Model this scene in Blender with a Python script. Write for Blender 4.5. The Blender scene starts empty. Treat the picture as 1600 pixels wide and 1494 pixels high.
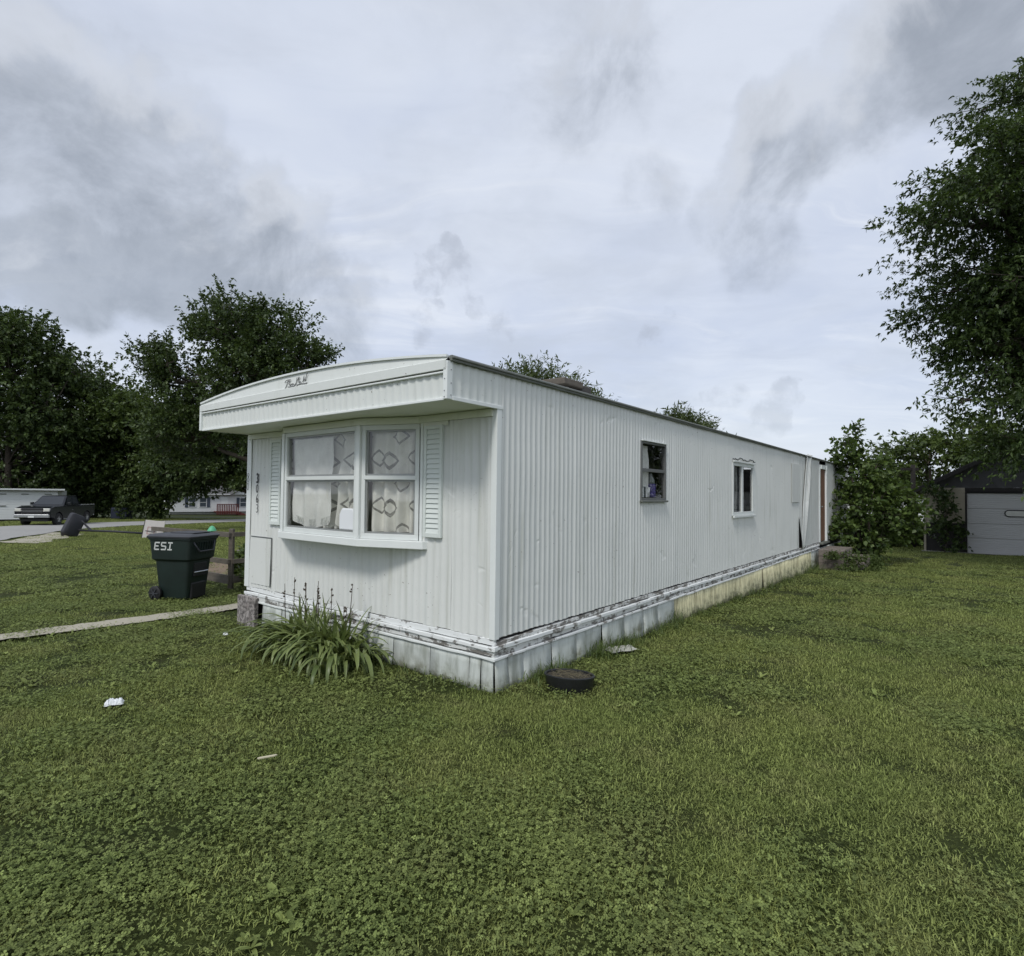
import bpy, math, random
import numpy as np
from mathutils import Vector, Matrix, Euler, noise as mnoise

# ------------------------------------------------------------------ camera, sky, sun, exposure
scene = bpy.context.scene
col = scene.collection
R = math.radians
cam_data = bpy.data.cameras.new('camera')
cam_data.sensor_fit = 'HORIZONTAL'; cam_data.sensor_width = 36.0
cam_data.lens = 893.646 / 1600 * 36.0
cam_data.clip_start = 0.05; cam_data.clip_end = 3000
cam = bpy.data.objects.new('camera', cam_data); col.objects.link(cam)
cam.matrix_world = Matrix.Translation((0, 0, 1.6)) @ Matrix.Rotation(math.pi/2 + 0.0274, 4, 'X') @ Matrix.Rotation(0.0121, 4, 'Z')
scene.camera = cam

SUN_AZ = (-0.42, -0.91)          # horizontal direction towards the sun
SUN_EL = R(50)
sun_d = bpy.data.lights.new('sun', 'SUN'); sun_d.energy = 1.4; sun_d.angle = R(12); sun_d.color = (1.0, 0.97, 0.92)
sun = bpy.data.objects.new('sun', sun_d); col.objects.link(sun)
_h = Vector((SUN_AZ[0], SUN_AZ[1], 0)).normalized()
_to = Vector((_h.x*math.cos(SUN_EL), _h.y*math.cos(SUN_EL), math.sin(SUN_EL)))
sun.rotation_euler = _to.to_track_quat('Z', 'Y').to_euler(); sun.location = (-20, -20, 30)

scene.view_settings.view_transform = 'Standard'
scene.view_settings.look = 'None'
scene.view_settings.exposure = 0.42
scene.view_settings.gamma = 1.0
scene.view_settings.use_curve_mapping = False
scene.cycles.max_bounces = 5; scene.cycles.diffuse_bounces = 3; scene.cycles.glossy_bounces = 2; scene.cycles.transmission_bounces = 3
scene.cycles.transparent_max_bounces = 8
scene.cycles.use_denoising = True
scene.cycles.use_adaptive_sampling = True; scene.cycles.adaptive_threshold = 0.01


class NT:
    """small node-tree helper"""
    def __init__(s, tree): s.t = tree; s.n = tree.nodes; s.l = tree.links
    def new(s, kind, **kw):
        n = s.n.new(kind)
        for k, v in kw.items(): setattr(n, k, v)
        return n
    def put(s, sock, val):
        if isinstance(val, bpy.types.NodeSocket): s.l.new(val, sock)
        else:
            if hasattr(sock.default_value, '__len__') and not isinstance(val, (int, float)):
                val = tuple(val)
                if len(sock.default_value) == 4 and len(val) == 3: val = val + (1.0,)
            elif hasattr(sock.default_value, '__len__'):
                val = (val,)*len(sock.default_value)
            sock.default_value = val
    def math(s, op, a, b=None, c=None, clamp=False):
        n = s.new('ShaderNodeMath', operation=op, use_clamp=clamp)
        s.put(n.inputs[0], a)
        if b is not None: s.put(n.inputs[1], b)
        if c is not None: s.put(n.inputs[2], c)
        return n.outputs[0]
    def vmath(s, op, a, b=None):
        n = s.new('ShaderNodeVectorMath', operation=op)
        s.put(n.inputs[0], a)
        if b is not None: s.put(n.inputs[1], b)
        return n.outputs['Value'] if op in ('DOT_PRODUCT', 'LENGTH') else n.outputs[0]
    def noise(s, vec, scale, detail=4, rough=0.55, dist=0.0):
        n = s.new('ShaderNodeTexNoise')
        if vec is not None: s.put(n.inputs['Vector'], vec)
        n.inputs['Scale'].default_value = scale; n.inputs['Detail'].default_value = detail
        n.inputs['Roughness'].default_value = rough; n.inputs['Distortion'].default_value = dist
        return n.outputs['Fac']
    def noisec(s, vec, scale, detail=4):
        n = s.new('ShaderNodeTexNoise'); s.put(n.inputs['Vector'], vec)
        n.inputs['Scale'].default_value = scale; n.inputs['Detail'].default_value = detail
        return n.outputs['Color']
    def scale(s, vec, sc):
        n = s.new('ShaderNodeMapping'); s.put(n.inputs['Vector'], vec); n.inputs['Scale'].default_value = sc
        return n.outputs[0]
    def remap(s, v, a, b, c=0.0, d=1.0, smooth=True):
        n = s.new('ShaderNodeMapRange')
        if smooth: n.interpolation_type = 'SMOOTHSTEP'
        s.put(n.inputs[0], v)
        for i, q in enumerate((a, b, c, d)): n.inputs[i+1].default_value = q
        return n.outputs[0]
    def mix(s, f, a, b, mode='MIX'):
        n = s.new('ShaderNodeMix', data_type='RGBA', blend_type=mode)
        s.put(n.inputs[0], f); s.put(n.inputs[6], a); s.put(n.inputs[7], b)
        return n.outputs[2]
    def sep(s, v):
        n = s.new('ShaderNodeSeparateXYZ'); s.put(n.inputs[0], v); return n.outputs
    def comb(s, x, y, z):
        n = s.new('ShaderNodeCombineXYZ')
        for i, q in enumerate((x, y, z)): s.put(n.inputs[i], q)
        return n.outputs[0]
    def coord(s, which='Object'):
        return s.new('ShaderNodeTexCoord').outputs[which]
    def pos(s): return s.new('ShaderNodeNewGeometry').outputs['Position']
    def attr(s, name):
        return s.new('ShaderNodeAttribute', attribute_name=name).outputs['Fac']
    def bump(s, h, strength=0.3, dist=0.01):
        n = s.new('ShaderNodeBump'); s.put(n.inputs['Height'], h)
        n.inputs['Strength'].default_value = strength; n.inputs['Distance'].default_value = dist
        return n.outputs[0]


def dir_from_pixel(px, py):
    """a fixed compass direction, used for where the clouds hang in the sky"""
    x, y = px-800, py-747
    c, s_ = math.cos(-0.0121), math.sin(-0.0121)
    x, y = c*x-s_*y, s_*x+c*y
    d = Vector((x/893.646, 1, -y/893.646))
    c, s_ = math.cos(0.0274), math.sin(0.0274)
    return Vector((d.x, c*d.y-s_*d.z, s_*d.y+c*d.z)).normalized()


def build_world():
    w = bpy.data.worlds.new('World'); scene.world = w; w.use_nodes = True
    k = NT(w.node_tree); k.n.clear()
    out = k.new('ShaderNodeOutputWorld'); bg = k.new('ShaderNodeBackground')
    k.l.new(bg.outputs[0], out.inputs[0]); bg.inputs[1].default_value = 0.1
    sky = k.new('ShaderNodeTexSky', sky_type='NISHITA'); sky.sun_disc = False
    sky.sun_elevation = SUN_EL; sky.sun_rotation = math.atan2(_h.x, _h.y)
    d = k.coord('Generated'); dx, dy, dz = k.sep(d)
    # flat cloud deck seen in perspective
    den = k.math('ADD', k.math('MAXIMUM', dz, 0.0), 0.16)
    p = k.comb(k.math('DIVIDE', dx, den), k.math('DIVIDE', dy, den), 0.0)
    warp = k.vmath('SCALE', k.noisec(p, 1.1, 3)); warp.node.inputs['Scale'].default_value = 0.55
    pw = k.vmath('ADD', p, warp)
    n1 = k.noise(pw, 0.75, 6, 0.55)
    n2 = k.noise(k.vmath('ADD', pw, (7.3, 2.1, 0)), 1.9, 7, 0.58)
    fine = k.vmath('SCALE', k.vmath('SUBTRACT', k.noisec(d, 17.0, 6), (0.5, 0.5, 0.5))); fine.node.inputs['Scale'].default_value = 0.11
    df = k.vmath('NORMALIZE', k.vmath('ADD', d, fine))
    # thin veil: blue gaps / white veil
    veil = k.remap(n1, 0.33, 0.62)
    st = k.noise(k.scale(k.vmath('ADD', pw, (2.0, 9.0, 0)), (.55, 2.0, 1)), 1.5, 8, 0.62, .6)
    c = k.mix(veil, (4.45, 4.95, 6.1), (5.75, 6.15, 6.95))
    c = k.mix(k.remap(st, .5, .72, 0, .75), c, (6.5, 6.8, 7.35))
    c = k.mix(k.remap(st, .5, .28, 0, .45), c, (4.3, 4.7, 5.6))
    c = k.mix(k.remap(n2, 0.45, 0.75, 0.0, 0.6), c, (4.3, 4.65, 5.3))
    # darker cloud banks hanging at fixed bearings, their edges broken up by noise
    nf = k.noise(k.vmath('ADD', d, (1.1, 4.7, 2.4)), 24.0, 6, 0.6, 0.3)
    def banks(rows, vec, soft, noise, amp, lo, hi):
        tot = None
        for (px, py, ang, amount) in rows:
            v = dir_from_pixel(px, py)
            dot = k.vmath('DOT_PRODUCT', vec, tuple(v))
            m = k.remap(dot, math.cos(R(ang)), math.cos(R(ang*soft)), 0.0, amount)
            tot = m if tot is None else k.math('MAXIMUM', tot, m)
        br = k.math('MULTIPLY', k.math('SUBTRACT', noise, 0.5), amp)
        return k.remap(k.math('ADD', tot, k.math('MULTIPLY', br, k.remap(tot, 0.02, 0.3))), lo, hi)
    rows = ((140, 150, 9, .85), (30, 170, 9, .75), (-80, 240, 12, .8), (190, 300, 9, .7), (370, 340, 8, .75), (150, 425, 8, 1.15), (270, 435, 8, 1.1), (60, 440, 5, .8), (400, 420, 6, .8), (60, 360, 7, .5),
              (450, 380, 7, .6), (540, 480, 7, .55),
              (1240, 220, 6, .55), (1310, 180, 7, .72), (1400, 130, 8, .85), (1500, 80, 9, .9), (1610, 30, 10, .9), (1450, 60, 9, .7),
              (900, 110, 9, .36), (860, 170, 6, .36), (1180, 330, 8, .32), (1010, 290, 6, .32))
    def field(vec):
        nd = k.vmath('SUBTRACT', k.noisec(vec, 4.0, 6), (0.5, 0.5, 0.5))
        sc = k.vmath('SCALE', nd); sc.node.inputs['Scale'].default_value = 0.36
        dd = k.vmath('NORMALIZE', k.vmath('ADD', vec, sc))
        nb = k.noise(k.vmath('ADD', vec, (3.1, 1.7, 0.4)), 6.0, 10, 0.62, 0.35)
        return banks(rows, dd, .05, nb, 1.5, .08, .95), nb
    big, nb = field(d)
    big_up, _ = field(k.vmath('NORMALIZE', k.vmath('ADD', d, (-.02, 0.0, .07))))
    small = banks(((695, 385, 2.0, .8), (690, 430, 3.6, .62), (745, 465, 2.6, .5), (665, 510, 2.6, .45), (780, 510, 2.4, .45), (1030, 522, 2.2, .55),
              (1222, 610, 2.2, .85), (1205, 640, 2.4, .75), (1130, 622, 2.8, .5)), df, .05, nf, 2.6, .18, 1.0)
    dark = k.mix(k.remap(nb, .35, .68), (3.5, 3.8, 4.3), (2.35, 2.6, 3.0))
    c = k.mix(k.math('MULTIPLY', big, .88), c, dark)
    rim = k.remap(k.math('SUBTRACT', big, big_up), .12, .7)
    c = k.mix(k.math('MULTIPLY', rim, .36), c, (7.0, 7.2, 7.6))
    c = k.mix(k.math('MULTIPLY', small, .5), c, (3.3, 3.55, 4.1))
    # pale horizon
    c = k.mix(k.remap(dz, 0.0, 0.26, 0.55, 0.0), c, (5.4, 5.8, 6.5))
    final = k.mix(0.12, c, sky.outputs[0])
    k.l.new(final, bg.inputs[0])
build_world()

# ------------------------------------------------------------------ materials
MATS = {}
def material(name):
    m = bpy.data.materials.new(name); m.use_nodes = True
    k = NT(m.node_tree); b = k.n['Principled BSDF']
    MATS[name] = m
    return m, k, b

def plain(name, rgb, rough=0.6, var=0.12, scale=6.0, metal=0.0, bump=0.0, bscale=60.0, spec=0.5):
    m, k, b = material(name)
    co = k.coord()
    n = k.noise(co, scale, 5)
    c = k.mix(n, tuple(q*(1-var) for q in rgb), tuple(min(1, q*(1+var)) for q in rgb))
    k.l.new(c, b.inputs['Base Color']); b.inputs['Roughness'].default_value = rough
    b.inputs['Metallic'].default_value = metal; b.inputs['Specular IOR Level'].default_value = spec
    if bump: k.l.new(k.bump(k.noise(co, bscale, 4), bump, 0.01), b.inputs['Normal'])
    return m

def siding_material(name, base, grime=(0.42, 0.43, 0.36), amount=0.35, specks=True):
    m, k, b = material(name)
    co = k.coord()
    streak = k.noise(k.scale(co, (9, 9, 0.5)), 1.0, 5, 0.6)
    blot = k.noise(co, 1.3, 6, 0.6)
    c = k.mix(blot, tuple(q*0.94 for q in base), tuple(min(1, q*1.05) for q in base))
    c = k.mix(k.remap(streak, 0.52, 0.8, 0, amount), c, grime)
    c = k.mix(k.remap(k.noise(k.scale(co, (3, 3, .25)), 2.0, 4), .55, .8, 0, amount*.5), c, (.52, .56, .55))
    if specks:
        sp = k.noise(co, 38, 2, 0.5)
        lim = k.noise(co, 2.2, 2)
        spm = k.math('MULTIPLY', k.remap(sp, 0.685, 0.74), k.remap(lim, 0.47, 0.62))
        c = k.mix(k.math('MULTIPLY', spm, 0.8), c, (0.13, 0.09, 0.06))
    k.l.new(c, b.inputs['Base Color'])
    b.inputs['Roughness'].default_value = 0.48
    dent = k.remap(k.noise(k.vmath('ADD', co, (5, 3, 1)), 3.4, 2, .5, .8), .66, .76, 0, 1.2)
    h = k.math('ADD', k.math('SUBTRACT', k.noise(co, 3.0, 3), dent), k.math('MULTIPLY', k.noise(co, 90, 3), 0.06))
    k.l.new(k.bump(h, 0.25, 0.02), b.inputs['Normal'])
    return m

def peeling(name, paint=(0.76, 0.78, 0.76), wood=(0.16, 0.14, 0.12), lo=0.45, hi=0.56, stretch=(2, 2, 14)):
    m, k, b = material(name)
    co = k.coord()
    w = k.mix(k.noise(k.scale(co, (3, 3, 40)), 2.0, 5), tuple(q*.55 for q in wood), tuple(q*1.6 for q in wood))
    a = k.math('ADD', k.math('MULTIPLY', k.noise(k.scale(co, stretch), 1.3, 6, 0.6), .55), k.math('MULTIPLY', k.noise(co, 13, 7, .68), .45))
    c = k.mix(k.remap(a, lo, hi), w, paint)
    k.l.new(c, b.inputs['Base Color']); b.inputs['Roughness'].default_value = 0.75
    k.l.new(k.bump(k.remap(a, lo, hi), 0.6, 0.006), b.inputs['Normal'])
    return m

def skirt_material(name, base, stain, rib=False):
    m, k, b = material(name)
    co = k.coord()
    st = k.noise(k.scale(co, (5, 5, 1.1)), 1.2, 7, 0.65)
    c = k.mix(k.noise(co, 3, 5), tuple(q*.88 for q in base), tuple(min(1, q*1.08) for q in base))
    c = k.mix(k.remap(st, .42, .68, 0, .9), c, stain)
    mud = k.math('MULTIPLY', k.remap(k.noise(co, 7, 6, .7), .44, .58), .9)
    zz = k.sep(co)[2]
    low = k.remap(k.math('ADD', zz, k.math('MULTIPLY', k.noise(co, 4, 4), .34)), .10, .30, 1.0, 0.0)
    c = k.mix(k.math('MULTIPLY', mud, low), c, (.10, .09, .065))      # splashed mud
    c = k.mix(k.math('MULTIPLY', low, .5), c, (.22, .24, .14))        # algae film
    k.l.new(c, b.inputs['Base Color']); b.inputs['Roughness'].default_value = 0.7
    k.l.new(k.bump(k.noise(co, 25, 5), .2, .01), b.inputs['Normal'])
    return m

def leaf_material(name, dark, light, transl=0.28, rough=0.5, spec=0.35):
    m, k, b = material(name)
    t = k.attr('tint')
    c = k.mix(t, dark, light)
    oi = k.new('ShaderNodeObjectInfo').outputs['Random']
    k.l.new(c, b.inputs['Base Color']); b.inputs['Roughness'].default_value = rough
    b.inputs['Specular IOR Level'].default_value = spec
    tr = k.new('ShaderNodeBsdfTranslucent'); k.l.new(k.mix(0.5, c, (light[0]*1.3, light[1]*1.3, light[2]*.7)), tr.inputs[0])
    mx = k.new('ShaderNodeMixShader'); mx.inputs[0].default_value = transl
    k.l.new(b.outputs[0], mx.inputs[1]); k.l.new(tr.outputs[0], mx.inputs[2])
    k.l.new(mx.outputs[0], k.n['Material Output'].inputs[0])
    return m

def lawn_material(name, a, b_, c_, transl=0.2, ground=False):
    """colour patches of the lawn follow the place (world position)"""
    m, k, b = material(name)
    p = k.pos()
    big = k.noise(p, 0.55, 5, 0.6); mid = k.noise(k.vmath('ADD', p, (31, 7, 0)), 2.3, 5, 0.6)
    c = k.mix(k.remap(big, .38, .64), a, b_)
    c = k.mix(k.remap(mid, .45, .72, 0, .8), c, c_)
    px_, py_, _z = k.sep(p)
    along = k.math('ADD', k.math('MULTIPLY', px_, -.786), k.math('MULTIPLY', py_, .618))
    stripe = k.math('SINE', k.math('ADD', k.math('MULTIPLY', along, 5.2), k.math('MULTIPLY', k.noise(p, .7, 3), 2.0)))
    c = k.mix(k.remap(stripe, -.2, .9, 0, .16), c, (c_[0]*1.25, c_[1]*1.22, c_[2]*1.2))   # mowing strips: bent, paler blades
    if not ground:
        t = k.attr('tint')
        c = k.mix(t, k.mix(0.84, c, (0.012, 0.022, 0.006)), k.mix(0.40, c, (0.44, 0.52, 0.19)))
        b.inputs['Specular IOR Level'].default_value = 0.15
    else:
        f = k.noise(p, 45, 4, .7); f2 = k.noise(p, 9, 5, .7)
        c = k.mix(k.remap(f, .35, .7), k.mix(.55, c, (.015, .02, .007)), c)
        c = k.mix(k.remap(f2, .52, .72, 0, .55), c, (.03, .035, .014))
        k.l.new(k.bump(k.math('ADD', f, f2), .8, .03), b.inputs['Normal']); b.inputs['Specular IOR Level'].default_value = 0.05
    k.l.new(c, b.inputs['Base Color']); b.inputs['Roughness'].default_value = 0.6
    if not ground:
        tr = k.new('ShaderNodeBsdfTranslucent'); k.l.new(c, tr.inputs[0])
        mx = k.new('ShaderNodeMixShader'); mx.inputs[0].default_value = transl
        k.l.new(b.outputs[0], mx.inputs[1]); k.l.new(tr.outputs[0], mx.inputs[2])
        k.l.new(mx.outputs[0], k.n['Material Output'].inputs[0])
    return m

def glass_material(name, refl=0.12, tint=(0.975, 0.975, 0.965)):
    m, k, b = material(name)
    k.n.remove(b)
    lw = k.new('ShaderNodeLayerWeight'); lw.inputs[0].default_value = .5
    fr = k.math('ADD', k.math('MULTIPLY', k.math('POWER', lw.outputs['Facing'], 5.0), .7), .06)
    gl = k.new('ShaderNodeBsdfGlossy'); gl.inputs['Roughness'].default_value = 0.03
    tr = k.new('ShaderNodeBsdfTransparent'); tr.inputs[0].default_value = tint + (1,)
    di = k.new('ShaderNodeBsdfDiffuse'); di.inputs[0].default_value = (.45, .45, .42, 1)
    co = k.coord()
    dust = k.remap(k.noise(co, 5, 6, .7), .45, .8, .0, .08)
    mx0 = k.new('ShaderNodeMixShader'); k.l.new(dust, mx0.inputs[0]); k.l.new(tr.outputs[0], mx0.inputs[1]); k.l.new(di.outputs[0], mx0.inputs[2])
    mx = k.new('ShaderNodeMixShader'); k.l.new(fr, mx.inputs[0])
    k.l.new(mx0.outputs[0], mx.inputs[1]); k.l.new(gl.outputs[0], mx.inputs[2])
    k.l.new(mx.outputs[0], k.n['Material Output'].inputs[0])
    return m

def diamond_cloth(name):
    m, k, b = material(name)
    uv = k.coord('UV'); wob = k.vmath('SCALE', k.vmath('SUBTRACT', k.noisec(uv, 5, 3), (.5, .5, .5))); wob.node.inputs['Scale'].default_value = .022
    x, y, _ = k.sep(k.vmath('ADD', uv, wob))
    base = k.mix(k.noise(uv, 6, 5, .6), (.62, .62, .58), (.90, .90, .85))
    def dia(cx, cy, a, bb, inner, cw, ch):
        fx = k.math('ABSOLUTE', k.math('WRAP', k.math('SUBTRACT', x, cx), cw, -cw))
        fy = k.math('ABSOLUTE', k.math('WRAP', k.math('SUBTRACT', y, cy), ch, -ch))
        d = k.math('ADD', k.math('DIVIDE', fx, a), k.math('DIVIDE', fy, bb))
        return k.math('MULTIPLY', k.math('LESS_THAN', d, 1.0), k.math('GREATER_THAN', d, inner))
    msk = dia(.12, .10, .100, .090, .60, .20, .225)
    msk = k.math('MAXIMUM', msk, dia(.235, .125, .095, .085, .72, .20, .225))
    msk = k.math('MAXIMUM', msk, k.math('MULTIPLY', dia(.0, -.12, .095, .085, .70, .20, .225), .9))
    c = k.mix(k.math('MULTIPLY', msk, k.remap(k.noise(uv, 22, 4, .7), .3, .6, .55, .95)), base, (.15, .15, .145))
    stain = k.remap(k.noise(uv, 3.3, 3), .62, .72, 0, .45)
    c = k.mix(stain, c, (.42, .38, .2))
    k.l.new(c, b.inputs['Base Color']); b.inputs['Roughness'].default_value = .9
    return m

def asphalt(name, rgb, scale=30):
    m, k, b = material(name)
    p = k.pos()
    n = k.noise(p, scale, 6, .7); n2 = k.noise(p, .5, 5)
    c = k.mix(n, tuple(q*.65 for q in rgb), tuple(q*1.3 for q in rgb))
    c = k.mix(k.remap(n2, .4, .7, 0, .4), c, tuple(q*.75 for q in rgb))
    k.l.new(c, b.inputs['Base Color']); b.inputs['Roughness'].default_value = .9
    k.l.new(k.bump(n, .5, .01), b.inputs['Normal'])
    return m

def bark(name, rgb):
    m, k, b = material(name)
    co = k.coord()
    n = k.noise(k.scale(co, (9, 9, 1.6)), 2.0, 6, .65)
    c = k.mix(n, tuple(q*.5 for q in rgb), tuple(q*1.4 for q in rgb))
    k.l.new(c, b.inputs['Base Color']); b.inputs['Roughness'].default_value = .95
    k.l.new(k.bump(n, .8, .03), b.inputs['Normal'])
    return m

siding_material('siding_paint', (.725, .74, .71), amount=.6)
siding_material('fascia_paint', (.71, .735, .70), amount=.25)
siding_material('soffit_paint', (.78, .80, .70), amount=.2, specks=False)
plain('trim_paint', (.77, .80, .78), .5, .06, 4, bump=.1, bscale=30)
plain('shutter_paint', (.70, .745, .71), .55, .06, 8, bump=.08)
plain('roof_metal', (.30, .31, .30), .55, .2, 2, metal=.2)
plain('roof_lip', (.15, .16, .14), .6, .35, 5, bump=.3, bscale=30)
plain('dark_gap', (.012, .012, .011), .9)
plain('interior_dark', (.05, .045, .04), .9)
peeling('peeling_trim', paint=(.78, .80, .79), wood=(.24, .23, .21), lo=.41, hi=.46, stretch=(3, 3, 14))
peeling('peeling_heavy', paint=(.66, .67, .65), wood=(.17, .16, .145), lo=.46, hi=.53, stretch=(3, 3, 14))
peeling('grey_wood', paint=(.17, .15, .12), wood=(.085, .072, .057), lo=.3, hi=.8)
skirt_material('skirt_white', (.60, .635, .60), (.30, .32, .28))
skirt_material('skirt_yellow', (.70, .665, .43), (.34, .31, .19))
plain('dark_frame', (.16, .165, .16), .5, .2, 8, metal=.3)
plain('aluminium', (.33, .34, .33), .45, .15, 8, metal=.5)
plain('window_white', (.70, .73, .71), .5, .08, 8)
glass_material('glass')
diamond_cloth('diamond_cloth')
plain('towel_cloth', (.78, .79, .77), .95, .15, 7, bump=.3, bscale=40)
plain('grey_curtain', (.30, .31, .31), .95, .2, 4)
plain('black_paint', (.018, .018, .02), .55)
plain('faded_paint', (.10, .11, .11), .6)
plain('emblem_metal', (.24, .24, .24), .5, .1, metal=.4)
plain('brown_door', (.17, .085, .045), .7, .35, 5, bump=.2)
plain('concrete', (.36, .345, .31), .9, .3, 9, bump=.5)
plain('tub_rubber', (.016, .017, .018), .45, .3, 8, bump=.25, bscale=40)
plain('soil', (.045, .037, .024), .95, .5, 25, bump=.8, bscale=50)
plain('straw', (.16, .14, .085), .9, .2)
plain('bin_green', (.009, .019, .016), .5, .55, 4, bump=.12, bscale=80)
plain('bin_lid', (.045, .048, .055), .5, .2, 6, bump=.12, bscale=60)
plain('bin_black', (.012, .012, .013), .55)
plain('white_print', (.62, .64, .62), .6)
plain('truck_paint', (.008, .009, .012), .16, .1, 4)
plain('chrome', (.45, .46, .47), .25, .1, metal=.8)
plain('truck_glass', (.05, .055, .06), .08, metal=.35)
plain('tyre', (.016, .016, .016), .85, .2, 20)
plain('lamp_lens', (.60, .60, .54), .2)
plain('white_wall', (.62, .64, .63), .6, .08, 2)
plain('far_white', (.66, .67, .67), .6, .05, 2)
plain('blue_shutter', (.05, .065, .09), .6)
plain('window_dark', (.06, .075, .09), .15)
plain('red_wood', (.11, .022, .018), .7, .2)
plain('roof_grey', (.085, .082, .08), .8, .2, 6)
plain('tan_siding', (.42, .375, .28), .7, .15, 3)
plain('old_plywood', (.032, .029, .027), .9, .5, 4)
plain('gable_grey', (.085, .083, .085), .9, .4, 3)
plain('garage_white', (.56, .555, .54), .55, .06, 1.5)
plain('shingle', (.07, .065, .06), .9, .4, 10, bump=.5)
plain('pole_wood', (.035, .03, .025), .9, .3)
plain('step_stone', (.17, .145, .125), .9, .4, 8, bump=.6, bscale=25)
plain('hoop_black', (.025, .026, .032), .6, .3)
plain('hoop_board', (.50, .47, .44), .5, .12)
plain('pink_line', (.38, .22, .20), .6)
plain('green_plastic', (.10, .42, .22), .5)
plain('litter_white', (.78, .80, .82), .8, .05)
plain('rag_grey', (.36, .36, .31), .9, .25, 12, bump=.5)
plain('purple_plastic', (.05, .03, .22), .3)
plain('clear_plastic', (.25, .28, .29), .2)
plain('blue_box', (.02, .026, .05), .5)
plain('cable_black', (.02, .02, .02), .6)
asphalt('road_asphalt', (.33, .325, .31), 12)
asphalt('path_gravel', (.40, .37, .29), 22)
asphalt('dirt', (.20, .145, .095), 25)
lawn_material('lawn_soil', (.050, .066, .018), (.066, .084, .022), (.060, .062, .024), ground=True)
lawn_material('grass_blade', (.255, .315, .070), (.350, .395, .098), (.370, .370, .130))
lawn_material('clover_leaf', (.215, .285, .070), (.285, .345, .090), (.280, .310, .100))
leaf_material('leaf_maple', (.016, .032, .010), (.092, .140, .036))
leaf_material('leaf_far', (.020, .038, .012), (.098, .142, .040), transl=.22)
leaf_material('leaf_far_light', (.034, .060, .014), (.115, .160, .040), transl=.25)
leaf_material('leaf_willow', (.040, .062, .022), (.130, .165, .065), transl=.28)
leaf_material('leaf_bush', (.028, .055, .014), (.14, .20, .050), transl=.3)
leaf_material('leaf_lily', (.050, .085, .022), (.240, .290, .105), transl=.22, rough=.38)
leaf_material('leaf_weed', (.040, .068, .018), (.14, .19, .055))
leaf_material('stalk_dry', (.07, .055, .04), (.13, .12, .06), transl=.05)
bark('bark', (.075, .062, .048))

# ------------------------------------------------------------------ mesh helpers
def tag(o, label=None, cat=None, group=None, kind=None):
    if label: o['label'] = label
    if cat: o['category'] = cat
    if group: o['group'] = group
    if kind: o['kind'] = kind
    return o

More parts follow.
